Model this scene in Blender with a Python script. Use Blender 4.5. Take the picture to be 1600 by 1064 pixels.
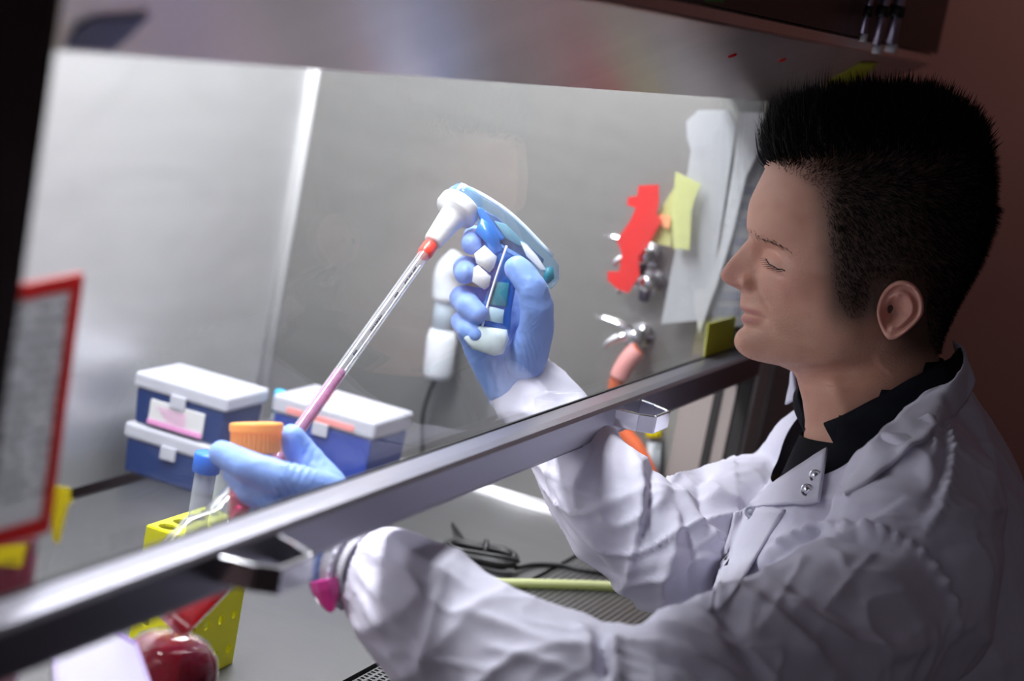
import bpy, bmesh, math, random
import numpy as np
from mathutils import Vector, Matrix, noise
random.seed(7); np.random.seed(7)
V = Vector
SC = bpy.context.scene
for _o in list(bpy.data.objects): bpy.data.objects.remove(_o)

# ------------------------------------------------------------------ camera
CAM = V((0, 0, 1.44))
Rv = V((.393, -.901, .183)).normalized()
Fv = V((.915, .363, -.179)); Fv = (Fv - Rv*Fv.dot(Rv)).normalized()
Uv = Rv.cross(Fv).normalized()
if Uv.z < 0: Uv = -Uv
FPX = 3000.0
cd = bpy.data.cameras.new('camera'); cam = bpy.data.objects.new('camera', cd); SC.collection.objects.link(cam)
M = Matrix((Rv, Uv, -Fv)).transposed().to_4x4(); M.translation = CAM
cam.matrix_world = M
cd.sensor_width = 36; cd.lens = 36*FPX/1600; cd.clip_start = .05; cd.clip_end = 60
cd.dof.use_dof = True; cd.dof.focus_distance = 1.56; cd.dof.aperture_fstop = 4.2
SC.camera = cam

# ------------------------------------------------------------------ light of the place
SC.view_settings.view_transform = 'Standard'; SC.view_settings.look = 'None'
SC.view_settings.gamma = 1; SC.view_settings.use_curve_mapping = False
SC.view_settings.exposure = 0.0
W = bpy.data.worlds.new('world'); SC.world = W; W.use_nodes = True
W.node_tree.nodes['Background'].inputs[0].default_value = (.66, .50, .56, 1)
W.node_tree.nodes['Background'].inputs[1].default_value = .055
def area(name, loc, rot, sx, sy, power, col):
    l = bpy.data.lights.new(name, 'AREA'); l.shape = 'RECTANGLE'; l.size = sx; l.size_y = sy
    l.energy = power; l.color = col
    o = bpy.data.objects.new(name, l); SC.collection.objects.link(o); o.location = loc; o.rotation_euler = rot
    return o
area('cabinet_light', (1.34, .80, 1.44+.225), (0, 0, 0), 1.14, .16, 23, (.95, .97, 1.0))
_l = area('wall_fill_light', (2.5, .10, 2.25), (0, 0, 0), .5, .5, 5, (1.0, .68, .62))  # added lamp, turned to the wall alone to lighten it
_l.rotation_euler = V((1, -.05, -.45)).to_track_quat('-Z', 'Y').to_euler()

_l = area('left_fill_light', (-1.3, -.35, 1.75), (0, 0, 0), .7, .5, 2.6, (.80, .86, 1.0))  # added cool fill for coat and handles, from an unseen source
_l.rotation_euler = (V((1.4, .3, 1.2))-_l.location).to_track_quat('-Z', 'Y').to_euler()

# ------------------------------------------------------------------ helpers
def ray(px, py): return Rv*((px-800)/FPX) + Uv*((532-py)/FPX) + Fv
def P(px, py, t): return CAM + ray(px, py)*t
def onx(px, py, x): r = ray(px, py); return CAM + r*((x-CAM.x)/r.x)
def ony(px, py, y): r = ray(px, py); return CAM + r*((y-CAM.y)/r.y)
def onz(px, py, z): r = ray(px, py); return CAM + r*((z-CAM.z)/r.z)

def link(o, parent=None):
    SC.collection.objects.link(o)
    if parent is not None: o.parent = parent
    return o
def obj(name, bm, m, parent=None, smooth=True, recalc=True):
    if recalc: bmesh.ops.recalc_face_normals(bm, faces=bm.faces[:])
    me = bpy.data.meshes.new(name); bm.to_mesh(me); bm.free()
    for p in me.polygons: p.use_smooth = smooth
    for mm in (m if isinstance(m, (list, tuple)) else [m]): me.materials.append(mm)
    o = link(bpy.data.objects.new(name, me))
    if parent is not None:
        o.parent = parent; o.matrix_parent_inverse = parent_inv(parent)
    return o
def parent_inv(p):
    m = Matrix.Identity(4); q = p
    while q is not None:
        m = q.matrix_basis @ m if q.parent is None else (q.matrix_parent_inverse @ q.matrix_basis) @ m
        q = q.parent
    return m.inverted()
def thing(name, label, cat, loc=(0, 0, 0), group=None):
    o = link(bpy.data.objects.new(name, None)); o.location = loc; o.empty_display_size = .05
    return tag(o, label, cat, group)
def tag(o, label, cat, group=None):
    o['label'] = label; o['category'] = cat
    if group: o['group'] = group
    return o
def bevel_mod(o, w, seg=2, ang=35):
    b = o.modifiers.new('bevel', 'BEVEL'); b.width = w; b.segments = seg; b.limit_method = 'ANGLE'; b.angle_limit = math.radians(ang)
    b.harden_normals = False
    return o

def box(bm, x0, x1, y0, y1, z0, z1):
    vs = [bm.verts.new(c) for c in ((x0,y0,z0),(x1,y0,z0),(x1,y1,z0),(x0,y1,z0),(x0,y0,z1),(x1,y0,z1),(x1,y1,z1),(x0,y1,z1))]
    for f in ((0,3,2,1),(4,5,6,7),(0,1,5,4),(1,2,6,5),(2,3,7,6),(3,0,4,7)): bm.faces.new([vs[i] for i in f])
    return vs
def hexa(bm, pts):
    vs = [bm.verts.new(c) for c in pts]
    for f in ((0,3,2,1),(4,5,6,7),(0,1,5,4),(1,2,6,5),(2,3,7,6),(3,0,4,7)): bm.faces.new([vs[i] for i in f])
    return vs
def prism(bm, pts, off):
    """closed polygon pts (Vectors) extruded by vector off"""
    a = [bm.verts.new(p) for p in pts]; b = [bm.verts.new(V(p)+off) for p in pts]; n = len(a)
    bm.faces.new(a); bm.faces.new(b[::-1])
    for i in range(n): bm.faces.new((a[i], b[i], b[(i+1) % n], a[(i+1) % n]))
def basis(d):
    d = d.normalized(); u = d.orthogonal().normalized(); return u, d.cross(u).normalized()
def loft(bm, rings, close=True, caps=True):
    R = [[bm.verts.new(p) for p in r] for r in rings]; n = len(R[0])
    for i in range(len(R)-1):
        for j in range(n if close else n-1):
            bm.faces.new((R[i][j], R[i][(j+1) % n], R[i+1][(j+1) % n], R[i+1][j]))
    if caps and close: bm.faces.new(R[0][::-1]); bm.faces.new(R[-1])
    return R
def lathe(bm, base, axis, prof, n=32, u=None):
    """prof: list of (distance along axis, radius)"""
    axis = axis.normalized()
    if u is None: u, v = basis(axis)
    else: u = (u - axis*u.dot(axis)).normalized(); v = axis.cross(u)
    rings = [[base + axis*h + (u*math.cos(k*2*math.pi/n) + v*math.sin(k*2*math.pi/n))*max(r, 1e-5) for k in range(n)] for h, r in prof]
    loft(bm, rings)
def catmull(pts, n=8):
    pts = [V(p) for p in pts]; q = [pts[0]*2-pts[1]] + pts + [pts[-1]*2-pts[-2]]; out = []
    for i in range(1, len(q)-2):
        for k in range(n):
            t = k/n; a, b, c, d = q[i-1], q[i], q[i+1], q[i+2]
            out.append(.5*((2*b) + (c-a)*t + (2*a-5*b+4*c-d)*t*t + (3*b-a-3*c+d)*t**3))
    out.append(pts[-1]); return out
def tube(bm, pts, r, n=10, sm=6, flat=1.0):
    path = catmull(pts, sm) if sm > 1 else [V(p) for p in pts]
    m = len(path); rr = r if callable(r) else (lambda s: r)
    u = None; rings = []
    for i, p in enumerate(path):
        d = (path[min(i+1, m-1)] - path[max(i-1, 0)]).normalized()
        if u is None: u = d.orthogonal().normalized()
        u = (u - d*u.dot(d)).normalized(); v = d.cross(u)
        R_ = rr(i/(m-1))
        rings.append([p + (u*math.cos(k*2*math.pi/n) + v*flat*math.sin(k*2*math.pi/n))*R_ for k in range(n)])
    loft(bm, rings)
def roundcone(bm, p0, r0, p1, r1, n=16, k=5):
    p0 = V(p0); p1 = V(p1); d = p1-p0; L = max(d.length, 1e-6); ax = d/L
    prof = []
    for i in range(k+1):
        a = math.pi/2*(1 - i/k); prof.append((-r0*math.sin(a), r0*math.cos(a)))
    for i in range(k+1):
        a = math.pi/2*i/k; prof.append((L + r1*math.sin(a), r1*math.cos(a)))
    lathe(bm, p0, ax, prof, n)
def chain(bm, pts, n=16):
    for (a, ra), (b, rb) in zip(pts[:-1], pts[1:]): roundcone(bm, a, ra, b, rb, n)
def fuse(bm, voxel, smooth=4, fac=.5):
    """union of overlapping closed pieces as one continuous skin -> bmesh"""
    bmesh.ops.recalc_face_normals(bm, faces=bm.faces[:])
    me = bpy.data.meshes.new('tmp'); bm.to_mesh(me); bm.free()
    o = bpy.data.objects.new('tmp', me); SC.collection.objects.link(o)
    r = o.modifiers.new('r', 'REMESH'); r.mode = 'VOXEL'; r.voxel_size = voxel; r.adaptivity = 0
    if smooth:
        s = o.modifiers.new('s', 'SMOOTH'); s.factor = fac; s.iterations = smooth
    dg = bpy.context.evaluated_depsgraph_get(); me2 = bpy.data.meshes.new_from_object(o.evaluated_get(dg))
    out = bmesh.new(); out.from_mesh(me2)
    bpy.data.objects.remove(o); bpy.data.meshes.remove(me); bpy.data.meshes.remove(me2)
    return out
def slab(bm, pxs, t, h0, h1, inset=.12):
    """solid with the outline of pxs at depth t, from h0 in front (towards camera) to h1 behind, edges rounded"""
    c = P(sum(p[0] for p in pxs)/len(pxs), sum(p[1] for p in pxs)/len(pxs), t)
    base = [P(x, y, t) for x, y in pxs]; d = (c-CAM).normalized()
    rings = []
    H = h0+h1; b = min(H*.3, .006)
    size = min((p-c).length for p in base)
    for off, k in ((-h0, 1-inset), (-h0+b*.35, 1-inset*.35), (-h0+b, 1), (h1-b, 1), (h1-b*.35, 1-inset*.35), (h1, 1-inset)):
        rings.append([c + (p-c)*k + d*off for p in base])
    loft(bm, rings)

# ------------------------------------------------------------------ materials
def mat(name, col, rough=.5, metal=0, spec=.5, trans=0, ior=1.45, bump=0, bscale=40, var=0, vscale=6, sss=0, sheen=0, emit=0, alpha=1, stretch=None, coat=0):
    m = bpy.data.materials.new(name); m.use_nodes = True; nt = m.node_tree; b = nt.nodes['Principled BSDF']
    I = b.inputs; I['Base Color'].default_value = (*col, 1); I['Roughness'].default_value = rough; I['Metallic'].default_value = metal
    I['Specular IOR Level'].default_value = spec; I['Transmission Weight'].default_value = trans; I['IOR'].default_value = ior
    I['Subsurface Weight'].default_value = sss; I['Sheen Weight'].default_value = sheen; I['Alpha'].default_value = alpha
    I['Coat Weight'].default_value = coat
    if sss: I['Subsurface Radius'].default_value = (1, .35, .2); I['Subsurface Scale'].default_value = .006
    if emit: I['Emission Color'].default_value = (*col, 1); I['Emission Strength'].default_value = emit
    tc = nt.nodes.new('ShaderNodeTexCoord'); mp = nt.nodes.new('ShaderNodeMapping'); nt.links.new(tc.outputs['Object'], mp.inputs[0])
    if stretch: mp.inputs['Scale'].default_value = stretch
    if bump:
        n = nt.nodes.new('ShaderNodeTexNoise'); n.inputs['Scale'].default_value = bscale; n.inputs['Detail'].default_value = 4
        bp = nt.nodes.new('ShaderNodeBump'); bp.inputs['Strength'].default_value = bump; bp.inputs['Distance'].default_value = .002
        nt.links.new(mp.outputs[0], n.inputs[0]); nt.links.new(n.outputs[0], bp.inputs['Height']); nt.links.new(bp.outputs[0], I['Normal'])
    if var:
        n = nt.nodes.new('ShaderNodeTexNoise'); n.inputs['Scale'].default_value = vscale; n.inputs['Detail'].default_value = 3
        nt.links.new(mp.outputs[0], n.inputs[0])
        mx = nt.nodes.new('ShaderNodeMix'); mx.data_type = 'RGBA'
        mx.inputs['A'].default_value = (*[c*(1-var) for c in col], 1); mx.inputs['B'].default_value = (*[min(1, c*(1+var)) for c in col], 1)
        nt.links.new(n.outputs[0], mx.inputs['Factor']); nt.links.new(mx.outputs['Result'], I['Base Color'])
    return m
def clear(name, col=(1, 1, 1), refl=.06, rough=.03, tint=.0, body=(.9, .9, .9), power=3.2):
    """thin clear plastic or glass: what is behind shows straight through, the surface mirrors by fresnel"""
    m = bpy.data.materials.new(name); m.use_nodes = True; nt = m.node_tree; nt.nodes.clear()
    out = nt.nodes.new('ShaderNodeOutputMaterial'); tr = nt.nodes.new('ShaderNodeBsdfTransparent'); tr.inputs[0].default_value = (*col, 1)
    gl = nt.nodes.new('ShaderNodeBsdfGlossy'); gl.inputs['Roughness'].default_value = rough
    lw = nt.nodes.new('ShaderNodeLayerWeight'); lw.inputs['Blend'].default_value = .5
    fr = nt.nodes.new('ShaderNodeMath'); fr.operation = 'POWER'; fr.inputs[1].default_value = power; nt.links.new(lw.outputs['Facing'], fr.inputs[0])
    ad = nt.nodes.new('ShaderNodeMath'); ad.operation = 'ADD'; ad.inputs[1].default_value = refl; ad.use_clamp = True
    nt.links.new(fr.outputs[0], ad.inputs[0])
    mx = nt.nodes.new('ShaderNodeMixShader'); nt.links.new(ad.outputs[0], mx.inputs[0]); nt.links.new(tr.outputs[0], mx.inputs[1]); nt.links.new(gl.outputs[0], mx.inputs[2])
    last = mx
    if tint:
        df = nt.nodes.new('ShaderNodeBsdfDiffuse'); df.inputs[0].default_value = (*body, 1)
        m2 = nt.nodes.new('ShaderNodeMixShader'); m2.inputs[0].default_value = tint
        nt.links.new(mx.outputs[0], m2.inputs[1]); nt.links.new(df.outputs[0], m2.inputs[2]); last = m2
    nt.links.new(last.outputs[0], out.inputs[0])
    return m

def translucent(m, fac, col=None):
    nt = m.node_tree; pb = nt.nodes['Principled BSDF']; out = [x for x in nt.nodes if x.type == 'OUTPUT_MATERIAL'][0]
    t = nt.nodes.new('ShaderNodeBsdfTranslucent'); t.inputs[0].default_value = (*col, 1) if col else pb.inputs['Base Color'].default_value
    mx = nt.nodes.new('ShaderNodeMixShader'); mx.inputs[0].default_value = fac
    nt.links.new(pb.outputs[0], mx.inputs[1]); nt.links.new(t.outputs[0], mx.inputs[2]); nt.links.new(mx.outputs[0], out.inputs[0]); return m
# ------------------------------------------------------------------ cabinet materials
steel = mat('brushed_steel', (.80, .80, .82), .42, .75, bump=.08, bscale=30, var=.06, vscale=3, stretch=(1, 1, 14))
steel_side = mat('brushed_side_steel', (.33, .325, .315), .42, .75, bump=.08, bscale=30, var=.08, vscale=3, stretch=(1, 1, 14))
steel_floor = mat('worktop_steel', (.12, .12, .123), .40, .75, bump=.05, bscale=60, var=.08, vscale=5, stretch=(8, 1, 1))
steel_head = mat('fascia_steel', (.80, .70, .67), .34, .85, bump=.05, bscale=20, var=.15, vscale=2, stretch=(6, 1, 1))
fascia_dark = mat('dark_brown_enamel', (.035, .020, .020), .45)
rail_m = mat('anodised_aluminium', (.29, .28, .33), .36, .9, bump=.03, bscale=80, stretch=(1, 20, 20))
black = mat('black_plastic', (.008, .008, .009), .45)
gasket = mat('dark_gasket', (.015, .013, .013), .6)
chrome = mat('polished_chrome', (.85, .85, .90), .14, 1)
cream = mat('cream_enamel', (.55, .53, .50), .4, var=.05)
grey_en = mat('grey_enamel', (.30, .29, .29), .45, var=.05)
brownp = mat('taupe_panel', (.26, .22, .21), .5, var=.1)
Z0 = 1.44
XL, XR, YB, ZW, ZC = .62, 1.975, 1.09, Z0-.565, Z0+.24

room = mat('plum_brown_paint', (.21, .115, .105), .8, bump=.1, bscale=60, var=.06)
floor_m = mat('vinyl_floor', (.10, .09, .09), .5, var=.15)
def struct(name, bm, m):
    o = obj(name, bm, m, None, False); o['kind'] = 'structure'; return o
b = bmesh.new(); box(b, -2.5, 3.5, -3, 2.2, -.05, 0); struct('floor', b, floor_m)
b = bmesh.new(); box(b, 3.3, 3.4, -3, 2.2, 0, 3.0); struct('wall_right', b, room)
b = bmesh.new(); box(b, -2.5, 3.3, 1.6, 1.7, 0, 3.0); struct('wall_back', b, room)

cab = thing('safety_cabinet', 'stainless steel biological safety cabinet with raised glass sash and perforated front grille', 'lab cabinet', (1.34, .8, ZW-.03))
b = bmesh.new(); box(b, XL-.03, XR+.03, YB, YB+.04, ZW-.02, ZC); obj('back_panel', b, steel, cab, False)
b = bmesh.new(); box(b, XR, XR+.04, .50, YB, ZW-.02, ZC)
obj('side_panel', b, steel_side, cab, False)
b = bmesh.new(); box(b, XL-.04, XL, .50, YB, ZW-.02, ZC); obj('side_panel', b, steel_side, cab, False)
b = bmesh.new(); box(b, XL-.04, XR+.04, .545, YB+.04, ZC, ZC+.03); obj('ceiling_panel', b, steel, cab, False)
# lamp housing on the chamber's ceiling, the lamp itself is the light above
# corner coves
b = bmesh.new(); rr = .011; n = 6
pts = [V((XR-rr+rr*math.sin(a), YB-rr+rr*math.cos(a), ZW)) for a in [math.pi/2*i/n for i in range(n+1)]] + [V((XR+.001, YB+.001, ZW))]
prism(b, pts, V((0, 0, ZC-ZW-.001))); obj('corner_bead', b, mat('highlight_corner_bead', (.92, .92, .93), .35, .3), cab)  # the corner's highlight is put into this bead's paler colour
b = bmesh.new(); rr = .010
pts = [V((XR-rr+rr*math.sin(a), .50, ZW+rr-rr*math.cos(a))) for a in [math.pi/2*i/n for i in range(n+1)]] + [V((XR+.001, .50, ZW))]
prism(b, pts, V((0, YB-.50, 0))); obj('corner_bead', b, mat('steel_bead', (.50, .50, .52), .34, .6), cab)
# work surface with rear slot
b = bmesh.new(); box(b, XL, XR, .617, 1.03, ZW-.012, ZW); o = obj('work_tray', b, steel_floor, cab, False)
b = bmesh.new(); box(b, XL, XR, 1.03, YB, ZW-.05, ZW-.03); obj('rear_slot', b, gasket, cab, False)
# perforated front grille: a real plate with holes
def grille():
    b = bmesh.new(); p = .0062
    x0, x1, y0, y1 = .95, XR, .475, .615
    nx = int((x1-x0)/p); ny = int((y1-y0)/p)
    g = {}
    def v(i, j, k):
        key = (i, j, k)
        if key not in g:
            if k == 0: g[key] = b.verts.new((x0+i*p, y0+j*p, ZW))
        return g[key]
    for i in range(nx):
        for j in range(ny):
            cx, cy = x0+(i+.5)*p, y0+(j+.5)*p; r = p*.30
            c = [v(i, j, 0), v(i+1, j, 0), v(i+1, j+1, 0), v(i, j+1, 0)]
            h = [b.verts.new((cx+sx*r, cy+sy*r, ZW)) for sx, sy in ((-1, -1), (1, -1), (1, 1), (-1, 1))]
            for k in range(4): b.faces.new((c[k], c[(k+1) % 4], h[(k+1) % 4], h[k]))
    return b
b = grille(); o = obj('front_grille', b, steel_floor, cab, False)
sd = o.modifiers.new('s', 'SOLIDIFY'); sd.thickness = .0012; sd.offset = -1
b = bmesh.new(); box(b, XL, XR, .44, .64, ZW-.06, ZW-.05); obj('grille_sump', b, black, cab, False)
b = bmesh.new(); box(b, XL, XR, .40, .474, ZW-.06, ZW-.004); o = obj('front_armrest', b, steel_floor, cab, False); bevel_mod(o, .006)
b = bmesh.new(); box(b, XL-.04, XR+.2, .42, YB+.04, ZW-.125, ZW-.061); obj('base_housing', b, grey_en, cab, False)
# stand
for (sx, sy) in ((XL, .5), (XR+.1, .5), (XL, 1.05), (XR+.1, 1.05)):
    b = bmesh.new(); box(b, sx-.03, sx+.03, sy-.03, sy+.03, 0, ZW-.125); obj('leg', b, grey_en, cab, False)

# sash: glass tilted back, rail with lipped top
def sash_y(z): return .520 + (z-(Z0-.33))*.11
b = bmesh.new()
zt = Z0+.02; zb = Z0-.345
hexa(b, [(XL, sash_y(zb), zb), (XR, sash_y(zb), zb), (XR, sash_y(zb)+.005, zb), (XL, sash_y(zb)+.005, zb),
         (XL, sash_y(zt), zt), (XR, sash_y(zt), zt), (XR, sash_y(zt)+.005, zt), (XL, sash_y(zt)+.005, zt)])
def glass_mat():
    m = clear('sash_glass', (.955, .965, .965), .07, .008, power=5)
    nt = m.node_tree
    # faint smears on the pane
    tc = nt.nodes.new('ShaderNodeTexCoord'); n = nt.nodes.new('ShaderNodeTexNoise'); n.inputs['Scale'].default_value = 9; n.inputs['Detail'].default_value = 6; n.inputs['Distortion'].default_value = 1.4
    mp = nt.nodes.new('ShaderNodeMapping'); mp.inputs['Scale'].default_value = (1, 1, 2.2)
    nt.links.new(tc.outputs['Object'], mp.inputs[0]); nt.links.new(mp.outputs[0], n.inputs[0])
    rp = nt.nodes.new('ShaderNodeMapRange'); rp.inputs[1].default_value = .45; rp.inputs[2].default_value = .85; rp.inputs[3].default_value = .012; rp.inputs[4].default_value = .07
    nt.links.new(n.outputs[0], rp.inputs[0])
    out = [x for x in nt.nodes if x.type == 'OUTPUT_MATERIAL'][0]; src = out.inputs[0].links[0].from_socket
    df = nt.nodes.new('ShaderNodeBsdfDiffuse'); df.inputs[0].default_value = (.9, .9, .92, 1)
    mx = nt.nodes.new('ShaderNodeMixShader'); nt.links.new(rp.outputs[0], mx.inputs[0]); nt.links.new(src, mx.inputs[1]); nt.links.new(df.outputs[0], mx.inputs[2]); nt.links.new(mx.outputs[0], out.inputs[0])
    return m
obj('sash_glass', b, glass_mat(), cab, False)
b = bmesh.new()
x0, x1 = XL-.02, XR-.008
prof = [(.527, -.3545), (.498, -.3545), (.4955, -.352), (.4957, -.3292), (.499, -.3270), (.506, -.3260), (.518, -.3255), (.5185, -.334), (.527, -.334)]
prism(b, [V((x0, y, Z0+z)) for y, z in prof], V((x1-x0, 0, 0)))
for z in (-.374,):   # lower lip
    box(b, x0, x1, .500, .522, Z0-.357, Z0-.3535)
rail = obj('sash_rail', b, rail_m, cab, False)
b = bmesh.new(); box(b, x0, x1, .5187, .5205, Z0-.334, Z0-.3245); obj('sash_seal', b, gasket, cab, False)
def handle(xc):
    b = bmesh.new(); L = .060; D = .034; th = .0035; h = .0155; zc = Z0-.338
    pl = [(xc, .497), (xc+.004, .497-D*.62), (xc+.012, .497-D), (xc+L-.010, .497-D), (xc+L, .497-D*.5), (xc+L+.006, .497)]
    inner = [(xc+th, .497), (xc+.004+th, .497-D*.60), (xc+.0135, .497-D+th), (xc+L-.0115, .497-D+th), (xc+L-th, .497-D*.5), (xc+L+.006-th, .497)]
    for i in range(5):
        q = [pl[i], pl[i+1], inner[i+1], inner[i]]
        prism(b, [V((x, y, zc-h/2)) for x, y in q], V((0, 0, h)))
    o = obj('handle', b, chrome, rail, False); bevel_mod(o, .0008, 2)
handle(.884); handle(1.515)

# jambs and fascia
b = bmesh.new(); box(b, .56, .672, .493, .57, ZW-.06, Z0+.01)
obj('jamb', b, fascia_dark, cab, False)
b = bmesh.new(); box(b, XR, XR+.055, .497, .56, ZW-.06, Z0+.01); o = obj('front_post', b, cream, cab, False); bevel_mod(o, .004)
b = bmesh.new(); box(b, XR+.055, XR+.20, .495, .56, ZW-.06, Z0+.01); obj('outer_panel', b, grey_en, cab, False)
b = bmesh.new(); box(b, XR-.006, XR+.001, .500, .514, ZW, Z0+.0); obj('gasket_strip', b, gasket, cab, False)
b = bmesh.new(); box(b, XR-.002, XR-.0005, .517, .575, ZW+.012, Z0-.33); obj('trim_panel', b, brownp, cab, False)
b = bmesh.new(); box(b, XR-.004, XR-.002, .531, .540, ZW+.012, Z0-.365); obj('trim_slot', b, gasket, cab, False)
b = bmesh.new()
prism(b, [V((.45, y, Z0+z)) for y, z in ((.545, -.068), (.43, .0), (.43, .012), (.60, .012), (.60, -.06), (.551, -.068))], V((XR+.20-.45, 0, 0)))
hd = obj('sloped_fascia', b, steel_head, cab, False); bevel_mod(hd, .002)
b = bmesh.new(); box(b, .45, XR+.20, .425, .60, Z0+.0125, Z0+.75); obj('upper_fascia', b, fascia_dark, cab, False)
# ------------------------------------------------------------------ plastics
navy = mat('navy_box_plastic', (.007, .032, .15), .35)
royal = mat('royal_blue_box_plastic', (.025, .06, .36), .35)
lid_m = mat('frosted_lid_plastic', (.50, .50, .57), .35, sss=0)
labelw = mat('label_paper', (.68, .67, .68), .7)
pinkp = mat('pink_print', (.80, .32, .62), .7)
redp = mat('red_print', (.85, .30, .28), .7)
ink = mat('ink', (.02, .02, .04), .6)
paper = mat('white_paper', (.78, .78, .80), .8)
paper_grey = mat('sleeved_paper', (.50, .50, .52), .35, coat=.3)
yellow = mat('yellow_plastic', (.82, .80, .02), .5)
yellow_sticker = mat('yellow_sticker', (.88, .78, .01), .6)
redpl = mat('red_plastic', (.72, .012, .012), .4)
redtape = mat('red_tape', (.88, .05, .05), .5)
orange = translucent(mat('orange_cap_plastic', (1, .50, .11), .4), .35)
bluecap = mat('blue_cap_plastic', (.02, .17, .80), .4)
cplast = clear('clear_plastic', (.95, .96, .97), .015, .04, .02)
frost = clear('cloudy_plastic', (.85, .88, .92), .03, .2, .35, (.8, .85, .9))
def liquid(name, col, trans):
    m = clear(name, trans, .005, .03, .55, col, 6); return m
red_liq = liquid('red_medium', (.72, .0, .03), (.9, .05, .12))
dark_liq = liquid('dark_red_medium', (.22, .0, .035), (.60, .05, .16))
dark_liq.node_tree.nodes['Mix Shader.001'].inputs[0].default_value = .38
pink_liq = liquid('pink_medium', (.95, .08, .46), (.98, .35, .7))
mauve_liq = liquid('mauve_medium', (.55, .16, .38), (.85, .45, .70))

translucent(paper, .5); translucent(paper_grey, .5, (.75, .75, .78)); translucent(redpl, .3, (.9, .03, .02)); translucent(redtape, .3); translucent(yellow_sticker, .4); translucent(yellow, .25)
# ------------------------------------------------------------------ pipette tip boxes
def rbox(x0, x1, y0, y1, z0, z1, name, m, par, bev=.003, taper=0):
    b = bmesh.new(); vs = box(b, x0, x1, y0, y1, z0, z1)
    if taper:
        for v in vs[:4]:
            v.co.x += taper if v.co.x < (x0+x1)/2 else -taper; v.co.y += taper if v.co.y < (y0+y1)/2 else -taper
    o = obj(name, b, m, par, False); bevel_mod(o, bev, 3); return o
def tip_box(x0, x1, y0, y1, z0, h, lidh, body_m, label, name='pipette_tip_box', deco=None, group=None):
    t = thing(name, label, 'tip box', ((x0+x1)/2, (y0+y1)/2, z0), group)
    rbox(x0+.003, x1-.003, y0+.003, y1-.003, z0, z0+h-lidh, 'body', body_m, t, .003, .002)
    l = rbox(x0, x1, y0, y1, z0+h-lidh, z0+h, 'lid', lid_m, t, .004)
    rbox(x0-.0025, x0+.001, (y0+y1)/2-.009, (y0+y1)/2+.009, z0+h-lidh-.010, z0+h-lidh+.004, 'latch', lid_m, t, .001)
    return t
b1 = tip_box(1.658, 1.742, .950, 1.066, ZW, .054, .017, navy, 'navy tip box without a label at the bottom of the stack by the back wall')
b2 = tip_box(1.660, 1.744, .950, 1.064, ZW+.0545, .054, .017, navy, 'navy tip box with white label and frosted lid on top of the stack')
b = bmesh.new(); box(b, 1.6600, 1.6625, .974, 1.040, ZW+.0545+.004, ZW+.0545+.030); o = obj('label', b, labelw, b2, False); bevel_mod(o, .0008)
b = bmesh.new(); box(b, 1.6590, 1.6600, .974, 1.040, ZW+.0545+.004, ZW+.0545+.009); obj('printed_band', b, pinkp, o, False)
b = bmesh.new()
for k in range(4): box(b, 1.6594, 1.6600, .995, 1.030-k*.004, ZW+.0765-k*.0035, ZW+.0775-k*.0035)
obj('print', b, pinkp, o, False)
b3 = tip_box(1.722, 1.812, .812, .934, ZW, .110, .020, royal, 'royal blue tip box with pinkish white lid beside the near side wall, behind the pipette')
b = bmesh.new()
box(b, 1.735, 1.798, .825, .921, ZW+.110, ZW+.1104)
obj('insert_card', b, mat('card_inlay', (.72, .60, .62), .6), b3, False)
b = bmesh.new(); box(b, 1.7205, 1.7221, .835, .915, ZW+.094, ZW+.1); obj('red_stripe', b, redp, b3, False)
b = bmesh.new()
for k in range(5): box(b, 1.742+k*.011, 1.747+k*.011, .840, .900, ZW+.1104, ZW+.1107)
obj('print', b, redp, b3, False)
# slim cyan tube rack end standing between the boxes
c = onz(424, 700, ZW); c = V((1.745, .938, ZW))
t = thing('wash_vial', 'slim cyan topped vial squeezed between the two tip box stacks', 'vial', c)
b = bmesh.new(); lathe(b, c, V((0, 0, 1)), [(0, .004), (.004, .006), (.085, .006), (.086, .0055)], 20); obj('tube', b, frost, t)
b = bmesh.new(); lathe(b, c+V((0, 0, .0855)), V((0, 0, 1)), [(0, .0065), (.022, .0065), (.024, .005)], 20); obj('cap', b, mat('cyan_plastic', (.03, .42, .75), .4), t)

# ------------------------------------------------------------------ yellow rack with tubes
r0 = onz(318, 1100, ZW)
RX0, RX1, RY0, RY1 = 1.212, 1.292, .698, .745; RH = .117
rk = thing('tube_rack', 'bright yellow plastic tube rack with rows of holes standing behind the tilted flask', 'rack', ((RX0+RX1)/2, (RY0+RY1)/2, ZW))
def holed(name, org, ux, uy, nx, ny, th, r, par):
    """flat plate with nx*ny round-ish holes; ux, uy full edge vectors"""
    b = bmesh.new(); nrm = ux.cross(uy).normalized()*th; g = {}
    def vv(i, j):
        if (i, j) not in g: g[i, j] = b.verts.new(org+ux*(i/nx)+uy*(j/ny))
        return g[i, j]
    for i in range(nx):
        for j in range(ny):
            cc = org+ux*((i+.5)/nx)+uy*((j+.5)/ny); e = ux.normalized(); f = uy.normalized()
            ring = [b.verts.new(cc+e*(r*math.cos(a))+f*(r*math.sin(a))) for a in [math.pi*(1.25+k/4) for k in range(8)]]
            C = [vv(i, j), vv(i+1, j), vv(i+1, j+1), vv(i, j+1)]
            for k in range(4):
                b.faces.new((C[k], C[(k+1) % 4], ring[(2*k+2) % 8], ring[2*k+1], ring[2*k]))
    o = obj(name, b, yellow, par, False); s = o.modifiers.new('s', 'SOLIDIFY'); s.thickness = th; s.offset = 0
    return o
A = V((RX0, RY0, ZW)); dx = V((RX1-RX0, 0, 0)); dy = V((0, RY1-RY0, 0)); dz = V((0, 0, RH))
holed('top_plate', A+dz, dx, dy, 4, 2, .002, .0078, rk)
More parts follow.
